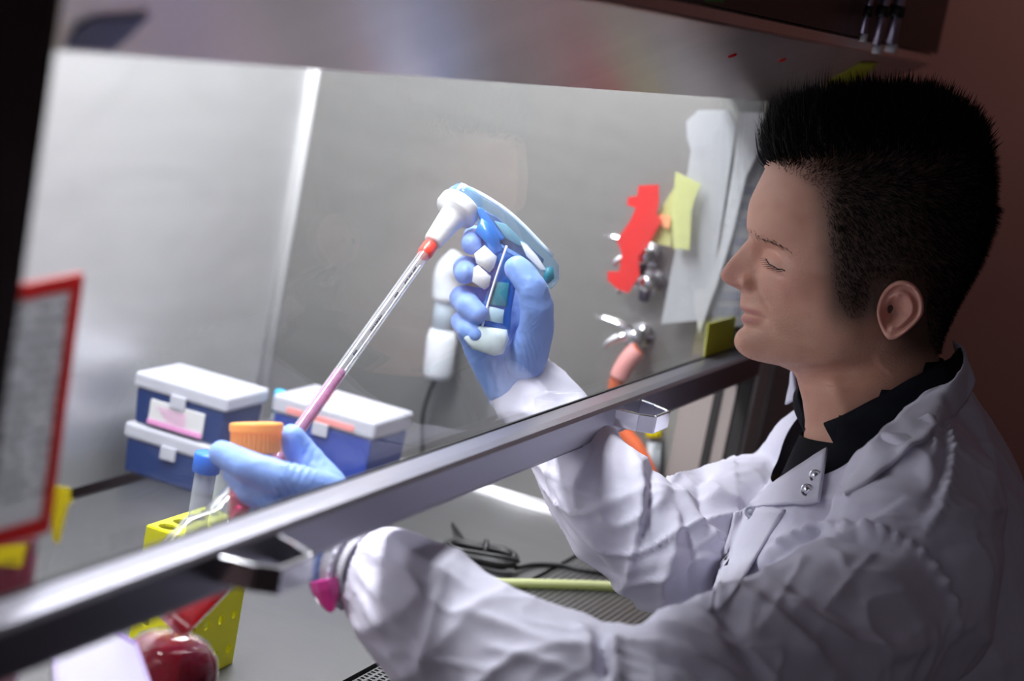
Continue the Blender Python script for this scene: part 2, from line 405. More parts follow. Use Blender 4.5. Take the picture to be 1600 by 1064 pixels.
holed('side_panel', A, dx, dz, 4, 4, .002, .004, rk); holed('side_panel', A+dy, dx, dz, 4, 4, .002, .004, rk)
holed('end_panel', A, dy, dz, 2, 4, .002, .004, rk); holed('end_panel', A+dx, dy, dz, 2, 4, .002, .004, rk)
b = bmesh.new(); box(b, RX0, RX1, RY0, RY1, ZW, ZW+.003); obj('base_plate', b, yellow, rk, False)
def cap_tube(base, H, r, label, liq=None, group=None, name='centrifuge_tube'):
    t = thing(name, label, 'tube', base, group); up = V((0, 0, 1))
    b = bmesh.new(); lathe(b, base, up, [(0, .001), (.0, .0025), (.016, r), (H-.006, r), (H-.005, r*.98)], 28); obj('tube', b, frost, t)
    b = bmesh.new(); n = 40
    rings = []
    for h, rr in ((H-.012, r*1.25), (H-.0115, r*1.3), (H+.001, r*1.3), (H+.003, r*1.2), (H+.003, .0001)):
        rings.append([base+up*h+V((math.cos(k*2*math.pi/n), math.sin(k*2*math.pi/n), 0))*max(rr*(1+(.03 if k % 2 else -.02)*(rr > .002)), 1e-5) for k in range(n)])
    loft(b, rings); obj('screw_cap', b, bluecap, t)
    return t
q = P(328, 683, 1.50); cap_tube(V((RX0+.010, RY0+.0105, ZW+.003)), q.z-(ZW+.003), .0078, 'blue capped clear tube standing in the yellow rack, left one')
q2 = P(362, 678, 1.54); cap_tube(V((RX0+.050, RY0+.015, ZW+.003)), q2.z-(ZW+.003), .0078, 'blue capped clear tube in the yellow rack, half hidden by the orange cap')

# ------------------------------------------------------------------ tilted culture flask (outline given in its own plane)
def flask(c, axis, side, thick, Lb, Wd, H, label, level_dir, fill):
    """c: centre of base end; axis: base->neck; side: width direction; thick: normal"""
    axis = axis.normalized(); side = (side-axis*side.dot(axis)).normalized(); n = axis.cross(side).normalized()
    t = thing('culture_flask', label, 'flask', c)
    def ring(a, w, h, r=.3, N=28):
        pts = []; cant = -.0125*max(0, min(1, (a-Lb*.66)/(Lb*.30)))
        for k in range(N):
            th = 2*math.pi*k/N; cx, sy = math.cos(th), math.sin(th); e = r
            pts.append(c+axis*a+side*(cant+w*math.copysign(abs(cx)**e, cx))+n*(h*math.copysign(abs(sy)**e, sy)))
        return pts
    w, h = Wd/2, H/2
    b = bmesh.new()
    loft(b, [ring(0, w*.96, h*.92), ring(.002, w, h), ring(Lb*.62, w, h), ring(Lb*.70, w*.97, h), ring(Lb*.96, w*.30, h*.62, .6), ring(Lb, .0125, .0125, 1), ring(Lb+.022, .0125, .0125, 1), ring(Lb+.0221, .0105, .0105, 1), ring(Lb+.001, .0105, .0105, 1)], caps=False)
    bmesh.ops.holes_fill(b, edges=[e for e in b.edges if e.is_boundary and all((v.co-c).dot(axis) < .001 for v in e.verts)])
    obj('flask_body', b, clear('flask_plastic', (.95, .96, .97), .03, .05, .05, (.9, .92, .95), 1.7), t)
    b = bmesh.new(); s = .96
    loft(b, [ring(.0015, w*.93*s, h*.88*s), ring(.004, w*s, h*s), ring(Lb*.62, w*s, h*s), ring(Lb*.70, w*.95*s, h*s), ring(Lb*.93, w*.33*s, h*.55, .6)])
    # cut with the level surface
    lo = min(v.co.z for v in b.verts); hi = max(v.co.z for v in b.verts)
    bmesh.ops.bisect_plane(b, geom=b.verts[:]+b.edges[:]+b.faces[:], plane_co=(0, 0, lo+(hi-lo)*fill), plane_no=(0, 0, 1), clear_outer=True)
    bmesh.ops.holes_fill(b, edges=[e for e in b.edges if e.is_boundary])
    obj('liquid', b, red_liq, t)
    return t
tf = 1.31
base_c = P(247, 945, tf+.0); neck = P(386, 806, tf+.05)
axis = (neck-base_c); Ln = axis.length
sidev = P(293, 990, tf)-P(200, 900, tf)
flask(base_c, axis, sidev, None, Ln-.016, .058, .036, 'clear culture flask with red medium tilted below the gloved left hand', None, .60)

# ------------------------------------------------------------------ round bottle, plate, big bottle, yellow tags
c = onz(262, 1140, ZW); c = P(252, 1120, 1.36)
t = thing('media_bottle', 'round bottle of deep pink medium at the bottom edge in front of the yellow rack', 'bottle', (c.x, c.y, ZW))
bz = ZW; top = P(258, 972, 1.36).z
cb = V((c.x, c.y, bz)); r = .0355; Hh = top-bz
b = bmesh.new(); lathe(b, cb, V((0, 0, 1)), [(0, r*.8), (.003, r*.97), (.008, r), (Hh-.030, r), (Hh-.018, r*.93), (Hh-.008, r*.72), (Hh-.002, r*.42), (Hh, r*.2)], 48); obj('bottle_body', b, cplast, t)
b = bmesh.new(); s = .965; lathe(b, cb, V((0, 0, 1)), [(.002, r*.8*s), (.005, r*.97*s), (.008, r*s), (Hh-.031, r*s), (Hh-.019, r*.93*s), (Hh-.010, r*.70*s)], 48); obj('liquid', b, dark_liq, t)

# well plates stacked at the bottom left
def well_plate(pts, z0, h, label, group=None):
    cx = sum((p for p in pts), V())/len(pts)
    t = thing('well_plate', label, 'well plate', (cx.x, cx.y, z0))
    b = bmesh.new(); prism(b, [V((p.x, p.y, z0)) for p in pts], V((0, 0, h*.75))); o = obj('base', b, clear('plate_plastic', (.85, .8, .9), .05, .1, .45, (.72, .62, .78)), t, False); bevel_mod(o, .001)
    sc = [V((cx.x+(p.x-cx.x)*1.03, cx.y+(p.y-cx.y)*1.03, z0+h*.55)) for p in pts]
    b = bmesh.new(); prism(b, sc, V((0, 0, h*.45))); o = obj('lid', b, mat('plate_lid', (.25, .24, .29), .3), t, False); bevel_mod(o, .0012)
    b = bmesh.new()
    u = (pts[1]-pts[0]).normalized(); 
    for k in range(3):
        w = [V((cx.x+(p.x-cx.x)*(1.0-.035*k), cx.y+(p.y-cx.y)*(1.0-.035*k), z0+h)) for p in pts]
        w2 = [V((cx.x+(p.x-cx.x)*(.988-.035*k), cx.y+(p.y-cx.y)*(.988-.035*k), z0+h)) for p in pts]
        A_ = [b.verts.new(p) for p in w]; B_ = [b.verts.new(p) for p in w2]; C_ = [b.verts.new(p+V((0, 0, .0006))) for p in w]; D_ = [b.verts.new(p+V((0, 0, .0006))) for p in w2]; n = len(A_)
        for i in range(n):
            j = (i+1) % n
            b.faces.new((C_[i], C_[j], D_[j], D_[i])); b.faces.new((A_[i], A_[j], C_[j], C_[i])); b.faces.new((B_[i], B_[j], D_[j], D_[i]))
    obj('lid_rim', b, mat('plate_rim', (.30, .22, .48), .3), t, False)
    return t
zp = Z0-.462
pp = [onz(x, y, zp) for x, y in ((82, 1022), (178, 984), (214, 1004), (246, 1096), (150, 1128), (95, 1150))]
pp = [V((p.x, p.y, 0)) for p in pp]
well_plate(pp, zp-.020, .020, 'uppermost well plate of the stack, with a white lid and clipped corner')
well_plate([p.copy() for p in pp], zp-.0405, .020, 'well plate in the stack at the lower left, second from the top')
k = 2
while zp-.0205*(k+1) > ZW-.004:
    well_plate([p.copy() for p in pp], max(ZW, zp-.0205*(k+1)), .020, ['', '', 'well plate in the stack at the lower left, third from the top', 'well plate in the stack at the lower left, fourth from the top', 'lowest well plate of the stack at the lower left'][k]); k += 1

# big square bottle with dark red medium at the far left
cx, cy = 0.86, .655; hw = .040
def sq(z, w, rr=.35, N=32): 
    return [V((cx+w*math.copysign(abs(math.cos(a))**rr, math.cos(a)), cy+w*math.copysign(abs(math.sin(a))**rr, math.sin(a)), z)) for a in [2*math.pi*k/N for k in range(N)]]
zl = P(60, 845, 1.1).z; zt_ = P(80, 740, 1.1).z
t = thing('media_bottle', 'large square bottle of dark red medium at the left edge behind the red framed sheet', 'bottle', (cx, cy, ZW))
b = bmesh.new(); loft(b, [sq(ZW, hw*.94), sq(ZW+.003, hw), sq(zt_, hw), sq(zt_+.012, hw*.86, .5), sq(zt_+.022, .02, .9), sq(zt_+.03, .02, 1)]); obj('bottle_body', b, cplast, t)
b = bmesh.new(); loft(b, [sq(ZW+.002, hw*.9), sq(ZW+.005, hw*.965), sq(zl, hw*.965)]); obj('liquid', b, dark_liq, t)
b = bmesh.new(); lathe(b, V((cx, cy, zt_+.030)), V((0, 0, 1)), [(0, .023), (.002, .024), (.018, .024), (.020, .022)], 36); obj('screw_cap', b, redpl, t)
# yellow label on its camera side (x- face)
q0 = onx(-60, 862, cx-hw-.0006)
lb = [onx(x, y, cx-hw-.0008) for x, y in ((-30, 858), (43, 849), (34, 886), (-32, 880))]
b = bmesh.new(); prism(b, lb, V((-.0006, 0, 0))); lo = obj('label', b, yellow_sticker, t, False)
b = bmesh.new()
def scribble(b, p0, p1, up, r, n=14, seed=1):
    rnd = random.Random(seed); pts = [p0.lerp(p1, i/n)+up*rnd.uniform(-1, 1) for i in range(n+1)]; tube(b, pts, r, 5, 2)
scribble(b, onx(3, 879, cx-hw-.0016), onx(27, 876, cx-hw-.0016), V((0, 0, .0015)), .0003)
obj('handwriting', b, ink, lo, False)
# yellow flag sticker on the bottle's shoulder
fl = [P(x, y, 1.10) for x, y in ((80, 757), (110, 764), (109, 778), (114, 782), (107, 789), (100, 815), (92, 850), (82, 845))]
b = bmesh.new(); prism(b, fl, Fv*.0012); obj('yellow_tag', b, yellow_sticker, t, False)

# ------------------------------------------------------------------ red framed sheet taped behind the glass
def gy(z): return sash_y(z)+.0058
def ong(px, py, off=0.0):
    z = Z0-.2
    for _ in range(8): p = ony(px, py, sash_y(z)+off); z = p.z
    return p
tl, tr, br, bl = ong(-60, 462, .006), ong(134, 426, .006), ong(80, 832, .006), ong(-60, 874, .006)
t = thing('framed_notice', 'typed notice sheet in a red plastic frame hanging on the glass at the left', 'notice', (tl+tr+br+bl)/4)
tl.x = bl.x = .70; 
b = bmesh.new(); ins = .006
cn = (tl+tr+br+bl)/4
def insp(p, d): return V((p.x+(d if p.x < cn.x else -d), p.y, p.z+(d if p.z < cn.z else -d)))
c4 = [tl, tr, br, bl]; i4 = [insp(p, .0085) for p in c4]
for i in range(4):
    j = (i+1) % 4; q = [c4[i], c4[j], i4[j], i4[i]]
    prism(b, [p.copy() for p in q], V((0, .004, 0)))
fr = obj('frame', b, redpl, t, False); bevel_mod(fr, .0012)
b = bmesh.new(); prism(b, [p+V((0, .0015, 0)) for p in i4], V((0, .001, 0))); sh = obj('sheet', b, paper_grey, t, False)
b = bmesh.new(); rnd = random.Random(4)
x0_, x1_ = i4[0].x+.002, i4[1].x-.004; zt1, zb1 = i4[1].z-.008, i4[2].z+.008; k = 0
while zt1-k*.006 > zb1:
    z = zt1-k*.006; y = sash_y(z)+.0068; xa = x0_
    while xa < x1_:
        w = rnd.uniform(.002, .006); 
        if rnd.random() < .8: box(b, xa, min(xa+w, x1_), y, y+.0004, z, z+.0016)
        xa += w+.0012
    k += 1
obj('typed_lines', b, mat('grey_ink', (.18, .18, .20), .7), sh, False)

# ------------------------------------------------------------------ things on the side wall
def wallprism(b, pts, x=XR, th=.001):
    prism(b, [onx(px, py, x-.0003) for px, py in pts], V((-th, 0, 0)))
# sleeved sheet
b = bmesh.new()
sleeve_pts = [(1034, 506), (1050, 420), (1066, 330), (1080, 235), (1074, 215), (1073, 190), (1092, 172), (1140, 172), (1150, 200), (1120, 400), (1098, 500)]
wallprism(b, sleeve_pts, XR-.03, .0015)
t = tag(obj('document_sleeve', b, translucent(mat('milky_sleeve', (.70, .71, .74), .3, coat=.4), .4), None, False), 'milky document sleeve with rounded top corner hanging on the far side wall', 'document sleeve')
# printed sheet on the glass and its bright curled edge
sp = [onx(x, y, 1.936) for x, y in ((1085, 470), (1150, 178), (1204, 178), (1195, 480))]
t = thing('printed_sheet', 'printed paper with large grey lettering taped inside the glass beside the face', 'paper sheet', sum(sp, V())/4)
sp = [onx(x, y, 1.936) for x, y in ((1104, 522), (1140, 420), (1166, 178), (1194, 178), (1192, 500))]
b = bmesh.new(); prism(b, sp, V((.0008, 0, 0))); ps = obj('sheet', b, translucent(mat('printed_paper', (.36, .355, .37), .5), .45), t, False)
b = bmesh.new(); rnd = random.Random(9)
for (yy, xa, xb) in [(292, 1164, 1190), (316, 1160, 1190), (342, 1156, 1186), (372, 1150, 1180), (400, 1144, 1176), (428, 1136, 1168), (456, 1126, 1162), (480, 1118, 1158)]:
    x = xa
    while x < xb:
        w = rnd.uniform(3, 7); h = 13
        q = [onx(x, yy, 1.9355), onx(x+w, yy-w*.1, 1.9355), onx(x+w-1, yy+h, 1.9355), onx(x-1, yy+h, 1.9355)]
        prism(b, q, V((-.0004, 0, 0))); x += w+2
obj('lettering', b, mat('faded_ink', (.16, .16, .20), .7), ps, False)
b = bmesh.new()
st = [(1083, 455), (1106, 452), (1126, 380), (1146, 260), (1156, 176), (1194, 176), (1192, 225), (1166, 275), (1143, 370), (1118, 450), (1092, 522)]
prism(b, [onx(x, y, 1.928) for x, y in st], V((.0006, 0, 0))); obj('curled_edge', b, paper, t, False)
# yellow-green stickers
b = bmesh.new(); prism(b, [ong(x, y, -.001) for x, y in ((1107, 506), (1150, 494), (1143, 556), (1098, 572))], V((0, -.0005, 0)))
tag(obj('sticker', b, mat('olive_sticker', (.50, .50, .03), .6), None, False), 'olive yellow sticker on the glass just above the rail near the chin', 'sticker')
b = bmesh.new(); prism(b, [onx(x, y, XR-.05) for x, y in ((1056, 268), (1096, 288), (1088, 304), (1080, 330), (1078, 390), (1052, 388), (1050, 330))], V((-.0008, 0, 0)))
tag(obj('paper_tag', b, translucent(mat('pale_yellow_paper', (.80, .82, .42), .7), .4), None, False), 'pale yellow paper tag with folded corner over the document sleeve', 'tag')
b = bmesh.new(); prism(b, [onx(x, y, XR-.04) for x, y in ((1056, 290), (1048, 385), (1012, 378), (1030, 330))], V((-.0006, 0, 0)))
tag(obj('paper_tag', b, mat('olive_film', (.58, .58, .25), .5), None, False), 'translucent olive tag behind the pale yellow one', 'tag')
# red hanging tape
b = bmesh.new()
rt = [(998, 290), (1030, 288), (1030, 318), (1026, 335), (1034, 345), (1012, 385), (998, 400), (1000, 430), (982, 458), (966, 452), (950, 438), (950, 424), (968, 424), (972, 395), (964, 375), (985, 345), (994, 325), (980, 320), (982, 308), (996, 306)]
prism(b, [onx(x, y, XR-.05) for x, y in rt], V((-.0012, 0, 0)))
tag(obj('red_tape_flag', b, redtape, None, False), 'crumpled bright red tape flag hanging from the upper tap on the side wall', 'tape')
b = bmesh.new(); prism(b, [onx(x, y, XR-.045) for x, y in ((1024, 332), (1048, 338), (1046, 358), (1030, 352))], V((-.0008, 0, 0)))
tag(obj('orange_sticker', b, mat('orange_sticker', (.95, .42, .22), .6), None, False), 'small orange sticker beside the red tape flag', 'sticker')
# petcocks
def tap(px, py, label, flip=1, lever=True):
    c = onx(px, py, XR); t = thing('gas_tap', label, 'tap', c)
    b = bmesh.new(); lathe(b, c, V((-1, 0, 0)), [(0, .014), (.006, .014), (.007, .008), (.020, .007), (.021, .009), (.034, .009), (.036, .006)], 24); obj('valve_body', b, chrome, t)
    q = c+V((-.028, 0, 0))
    b = bmesh.new(); tube(b, [q, q+V((-.006, .012*flip, -.001)), q+V((-.008, .024*flip, -.010)), q+V((-.008, .028*flip, -.016))], lambda s: .0055-.002*s, 14); obj('nozzle', b, chrome, t)
    if lever:
        b = bmesh.new(); tube(b, [q+V((0, 0, .006)), q+V((-.003, .018, .012)), q+V((-.004, .040, .014))], lambda s: .0045-.001*s, 12, flat=.5); obj('lever', b, chrome, t)
    b = bmesh.new(); lathe(b, q+V((0, 0, -.008)), V((0, 0, -1)), [(0, .006), (.010, .006), (.012, .004)], 18); obj('knob', b, mat('dark_knob', (.04, .04, .08), .3), t)
    return t
tap(1018, 398, 'upper chrome gas tap on the side wall beside the red tape')
tap(1024, 440, 'middle chrome gas tap with short nozzle under the red tape', 1, False)
tap(1004, 524, 'lower chrome gas tap on the side wall with a long lever and hose')
hb = bmesh.new(); q = onx(1004, 540, XR-.028)
tube(hb, [onx(998, 545, XR-.030), onx(978, 566, XR-.034), onx(962, 605, XR-.034), onx(966, 660, XR-.03), onx(998, 705, XR-.025), onx(1022, 760, XR-.02), onx(1040, 830, XR-.02)], .0085, 14)
h = tag(obj('rubber_hose', hb, mat('orange_rubber', (.62, .13, .05), .5), None), 'thick orange rubber hose hanging from the lower tap on the side wall', 'hose')
b = bmesh.new(); tube(b, [onx(996, 547, XR-.031), onx(984, 560, XR-.034), onx(974, 575, XR-.035), onx(967, 590, XR-.035)], .0105, 14); obj('banded_sleeve', b, mat('pinkish_band', (.80, .35, .33), .5), h)
t = thing('hose_fitting', 'yellow banded grey fitting hanging beside the orange hose under the rail', 'fitting', onx(1020, 700, XR-.012))
b = bmesh.new(); tube(b, [onx(1022, 700, XR-.012), onx(1022, 690, XR-.012), onx(1020, 760, XR-.012)], .0075, 12, 1); obj('body', b, mat('grey_plastic', (.32, .34, .36), .4), t)
b = bmesh.new(); tube(b, [onx(1021, 668, XR-.012), onx(1021, 682, XR-.012)], .0085, 16, 1); obj('yellow_band', b, yellow_sticker, t)

# hanging charging grip with its cord
c0 = onx(704, 430, XR-.03); c1 = onx(684, 588, XR-.03)
t = thing('vacuum_grip', 'white handheld aspirator grip hanging on the side wall behind the gloved hand', 'aspirator', c0)
b = bmesh.new(); tube(b, [onx(722, 412, XR-.03), onx(704, 430, XR-.03), onx(699, 470, XR-.03)], lambda s: .020-.003*s, 18); obj('head', b, mat('cloudy_white', (.66, .70, .76), .4), t)
b = bmesh.new(); tube(b, [onx(700, 450, XR-.03), onx(692, 520, XR-.03)], .013, 18, 1); obj('neck', b, mat('pale_blue_plastic', (.50, .60, .70), .4), t)
b = bmesh.new(); tube(b, [onx(692, 515, XR-.03), onx(690, 530, XR-.03), onx(684, 582, XR-.03), onx(683, 592, XR-.03)], lambda s: .017 if .1 < s < .9 else .014, 18, 1); obj('handle', b, bpy.data.materials['cloudy_white'], t)
b = bmesh.new()
tube(b, [onx(683, 588, XR-.03), onx(670, 615, XR-.03), onx(660, 660, XR-.03), onx(664, 730, XR-.02), onx(690, 790, XR-.02), onz(712, 825, ZW+.004), onz(738, 862, ZW+.006)], .0022, 8)
obj('cord', b, black, t)
# cable bundle on the worktop
t = thing('cable_bundle', 'coiled black power cable bundle lying on the steel worktop', 'cable', onz(748, 878, ZW))
rnd = random.Random(3)
a0, a1 = onz(692, 866, ZW+.006), onz(806, 886, ZW+.006); d = (a1-a0); L_ = d.length; d.normalize(); nn = V((-d.y, d.x, 0))
b = bmesh.new()
pts = []
for k in range(9):
    s = rnd.uniform(.85, 1.05); w = .018*rnd.uniform(.6, 1.3); z = rnd.uniform(0, .012)
    mid = a0+d*(L_*.5)+nn*rnd.uniform(-.006, .006)
    for ph in range(8):
        a = 2*math.pi*ph/8; pts.append(mid+d*(math.cos(a)*L_*.5*s)+nn*(math.sin(a)*w*(1+.6*abs(math.cos(a))))+V((0, 0, z)))
tube(b, pts, .0024, 8, 4); obj('coils', b, black, t)
b = bmesh.new(); mid = a0+d*(L_*.55)+V((0, 0, .006)); tube(b, [mid-nn*.012, mid-nn*.008+V((0, 0, .012)), mid+nn*.008+V((0, 0, .012)), mid+nn*.012], .003, 8); obj('cable_tie', b, black, t)
b = bmesh.new(); tube(b, [a1+V((0, 0, -.001)), onz(838, 882, ZW+.0025), onz(880, 884, ZW+.0025), onz(920, 892, ZW+.0025), onz(1010, 905, ZW+.0025), onz(1060, 915, ZW+.0025)], .0024, 8); obj('lead', b, black, t)
b = bmesh.new(); tube(b, [onz(700, 912, ZW+.005), onz(760, 911, ZW+.005), onz(850, 912, ZW+.005), onz(960, 916, ZW+.005), onz(1060, 926, ZW+.005)], .0045, 12)
tag(obj('tubing', b, clear('yellowish_silicone', (.75, .8, .45), .05, .2, .6, (.55, .58, .30)), None), 'pale yellow green silicone tubing lying along the perforated grille', 'tubing')
b = bmesh.new(); tube(b, [onz(1000, 985, ZW+.003), onz(1040, 955, ZW+.003), onz(1090, 930, ZW+.003)], .003, 8)
tag(obj('short_lead', b, black, None), 'thin black lead crossing the grille under the far sleeve', 'cable')

# ------------------------------------------------------------------ fascia bits
def onhead(px, py, off=.001):
    # plane through (.,.545,-.068)-(.,.43,0)
    n = V((0, -.068, -.115)).normalized(); p0 = V((1, .545, Z0-.068))+n*off
    r = ray(px, py); return CAM + r*((p0-CAM).dot(n)/r.dot(n))
hn = V((0, -.068, -.115)).normalized()
b = bmesh.new(); prism(b, [onhead(x, y) for x, y in ((1276, 142), (1302, 122), (1345, 98), (1372, 98), (1352, 120), (1330, 134), (1300, 146))], hn*.0006)
tag(obj('sticker', b, mat('lime_tape', (.42, .42, .02), .6), None, False), 'olive yellow warning tape on the fascia above the dark hair', 'tape')
for (x, y, lb) in ((1144, 86, 'tiny red indicator dot on the steel fascia, left one'), (1222, 93, 'tiny red indicator dot on the steel fascia, right one')):
    b = bmesh.new(); lathe(b, onhead(x, y, .0), hn, [(0, .0038), (.001, .0038), (.0015, .003)], 16); tag(obj('indicator_dot', b, redpl, None), lb, 'indicator')
b = bmesh.new(); prism(b, [onhead(x, y) for x, y in ((100, 74), (120, 40), (150, 28), (236, 22), (200, 58), (176, 78))], hn*.0006)
tag(obj('sticker', b, mat('navy_sticker', (.10, .13, .42), .5), None, False), 'dark blue sticker on the steel fascia at the upper left', 'sticker')
b = bmesh.new(); prism(b, [ony(x, y, .4245) for x, y in ((1098, -6), (1132, -4), (1128, 4), (1102, 2))], V((0, -.001, 0)))
tag(obj('sticker', b, mat('green_sticker', (.03, .22, .04), .5), None, False), 'small green sticker at the very top edge of the fascia', 'sticker')  # plain green sticker colour
# bottles-like hanging metal rods at the right end of the fascia
for i, (xa, ya, xb, yb, rr_, lb) in enumerate(((1366, -30, 1348, 66, .0030, 'thin steel rod hanging on the fascia, leftmost of three'), (1390, -30, 1369, 84, .0042, 'steel rod hanging on the fascia, the middle one'), (1412, -30, 1391, 82, .0055, 'lilac steel rod nearest the right end of the fascia'))):
    t = thing('hanging_rod', lb, 'rod', ony(xb, yb, .416))
    b = bmesh.new(); tube(b, [ony(xa, ya, .416), ony(xb, yb-14, .416)], rr_, 12, 1); obj('rod', b, mat('lilac_steel', (.42, .38, .50), .3, .8), t)
    b = bmesh.new(); tube(b, [ony(xb+3, yb-14, .416), ony(xb, yb, .416)], rr_*1.1, 12, 1); obj('tip', b, bpy.data.materials['label_paper'], t)
    b = bmesh.new(); tube(b, [ony((xa+xb)/2+2, 10, .410), ony((xa+xb)/2-2, 26, .410)], rr_*1.5, 10, 1); obj('clip', b, black, t)
# ------------------------------------------------------------------ the person
person = thing('person', 'person with short spiky dark hair, white lab coat and blue gloves, looking down', 'person', (1.59, .30, .55))

def vcol_mat(name, rough, sss=0, bump=0, bscale=300, spec=.4, sheen=0, mul=1.0):
    m = mat(name, (.5, .5, .5), rough, sss=sss, bump=bump, bscale=bscale, spec=spec, sheen=sheen); nt = m.node_tree
    a = nt.nodes.new('ShaderNodeVertexColor'); a.layer_name = 'pigment_and_shade'
    nt.links.new(a.outputs[0], nt.nodes['Principled BSDF'].inputs['Base Color']); return m
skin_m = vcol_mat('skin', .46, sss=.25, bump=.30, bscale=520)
hair_m = mat('dark_brown_hair', (.008, .0055, .0045), .5, spec=.25)
buzz_m = mat('short_side_hair', (.010, .0065, .005), .7, spec=.1)
brow_m = mat('brow_hair', (.055, .03, .018), .6)

# local frame of the head: a = forwards (photo left), b = up along the photo, l = towards its left ear
HC = P(1350, 360, 1.60); hL = -(HC-CAM).normalized(); hA = (-Rv - hL*(-Rv).dot(hL)).normalized(); hB = hA.cross(hL).normalized()
if hB.dot(Uv) < 0: hB = -hB
MPX = 1.60/FPX
def H(px, py, lat): return HC + hA*((1350-px)*MPX) + hB*((360-py)*MPX) + hL*lat

kp = [ # py, front without nose, back, half width (m), front narrowing
 (150, 1385, 1395, .004, 0), (152, 1350, 1430, .022, 0), (159, 1315, 1456, .037, .0), (168, 1286, 1472, .046, .0), (182, 1254, 1492, .055, .02), (200, 1229, 1515, .064, .05), (228, 1209, 1530, .070, .08),
 (256, 1196, 1538, .074, .10), (286, 1184, 1542, .0765, .12), (315, 1175, 1543, .0775, .13), (344, 1170, 1540, .077, .14), (366, 1175, 1535, .076, .15),
 (393, 1182, 1528, .0745, .17), (418, 1184, 1518, .073, .19), (442, 1180, 1507, .0705, .22), (454, 1176, 1501, .0695, .24), (471, 1173, 1492, .068, .27),
 (484, 1172, 1487, .067, .29), (498, 1171, 1481, .066, .31), (508, 1172, 1477, .065, .33), (523, 1168, 1472, .0635, .36), (535, 1166, 1469, .0625, .38), (552, 1170, 1467, .060, .40),
 (564, 1184, 1467, .058, .36), (571, 1212, 1468, .057, .28), (577, 1238, 1468, .056, .20), (590, 1247, 1470, .056, .12), (625, 1257, 1480, .057, .06), (660, 1262, 1496, .060, .0), (700, 1258, 1520, .072, 0), (740, 1255, 1545, .105, 0), (800, 1235, 1570, .150, 0),
 (900, 1200, 1580, .160, 0), (1100, 1180, 1585, .150, 0), (1350, 1170, 1590, .150, 0)]
prof = [(256, 1200), (270, 1193), (286, 1185), (300, 1178), (315, 1172), (330, 1169), (344, 1168), (356, 1169), (366, 1172), (374, 1170), (384, 1161), (393, 1154), (405, 1143), (418, 1133), (426, 1128), (432, 1127), (438, 1129), (444, 1135), (449, 1146),
        (453, 1157), (458, 1160), (466, 1158.5), (474, 1158), (480, 1159), (486, 1162), (490, 1164.5), (493, 1163), (498, 1160.5), (504, 1162), (510, 1164), (516, 1159), (523, 1154), (532, 1152), (540, 1153), (548, 1157), (556, 1164), (562, 1173), (566, 1183), (570, 1205), (573, 1225), (577, 1238)]
ys = np.concatenate([np.array([149.6, 151, 153.5, 157]), np.arange(160, 600, 2.4), np.arange(602, 700, 8), np.arange(705, 1350, 40)])
KP = np.array(kp, float)
def sm(a, k):
    w = np.ones(k)/k; p = np.pad(a, k//2, mode='edge'); return np.convolve(p, w, mode='valid')[:len(a)]
xf = np.interp(ys, KP[:, 0], KP[:, 1]); xb = np.interp(ys, KP[:, 0], KP[:, 2]); Wd = np.interp(ys, KP[:, 0], KP[:, 3]); Kn = np.interp(ys, KP[:, 0], KP[:, 4])
pr = np.interp(ys, [p[0] for p in prof], [p[1] for p in prof])
pr = np.where((ys > 258) & (ys < 573), pr, xf)
def smpart(a, k):
    o = sm(a, k); m = (ys > 175) & (ys < 590); r = a.copy(); r[m] = o[m]; return r
xf = smpart(xf, 7); xb = smpart(xb, 9); Wd = smpart(Wd, 9); Kn = smpart(Kn, 7)
prs = sm(pr, 3)
nose_amt = np.where((ys > 262) & (ys < 574), xf - prs, 0.0)
sig_nose = np.interp(ys, [256, 330, 350, 366, 393, 418, 432, 442, 452, 460, 485, 500, 510, 530, 576], [.030, .030, .022, .0095, .0085, .0095, .0115, .0125, .0115, .010, .020, .018, .016, .021, .03])
NT = 220
th = np.linspace(0, 2*np.pi, NT, endpoint=False)
# denser in front
th = th - .38*np.sin(th)
A0 = np.zeros((len(ys), NT)); L0 = np.zeros_like(A0); Y0 = np.zeros_like(A0)
for i, y in enumerate(ys):
    mid = (xf[i]+xb[i])/2; A = (xb[i]-xf[i])/2; c = np.cos(th); s = np.sin(th)
    ex = .90 if y < 600 else .8
    cx = np.sign(c)*np.abs(c)**ex; sx = np.sign(s)*np.abs(s)**ex
    k = Kn[i]
    fac = 1 - k*np.clip(c, 0, 1)**1.3*1.25
    A0[i] = mid - A*cx; L0[i] = Wd[i]*sx*fac; Y0[i] = y
    fr = c > 0
    g = np.exp(-(np.abs(L0[i])/sig_nose[i])**2.2)
    A0[i] -= np.where(fr, nose_amt[i]*g, 0)
# features: displacement along outward direction, in metres
a3 = (1350-A0)*MPX; b3 = (360-Y0)*MPX; l3 = L0
Pm = np.stack([a3, b3, l3], -1)
def normals(Pm):
    du = np.roll(Pm, -1, 1)-np.roll(Pm, 1, 1); dv = np.gradient(Pm, axis=0); n = np.cross(du, dv); n /= np.linalg.norm(n, axis=-1, keepdims=True)+1e-12
    c = Pm - np.array([0, 0, 0]); sgn = np.sign((n*np.stack([Pm[..., 0]-Pm[..., 0].mean(1, keepdims=True), 0*Pm[..., 1], Pm[..., 2]], -1)).sum(-1).mean()); return n*sgn
N = normals(Pm)
X, Yp, Lt = A0, Y0, np.abs(L0)
def gb(cx, cy, rx, ry, rot=0, minlat=None, p=2):
    a = math.radians(rot); dx = X-cx; dy = Yp-cy
    u = dx*math.cos(a)+dy*math.sin(a); v = -dx*math.sin(a)+dy*math.cos(a)
    g = np.exp(-(np.abs(u)/rx)**p-(np.abs(v)/ry)**p)
    if minlat is not None: g = g*np.clip((Lt-minlat)/.006, 0, 1)
    return g
front = (np.cos(th) > -.3)[None, :]
D = np.zeros_like(X)
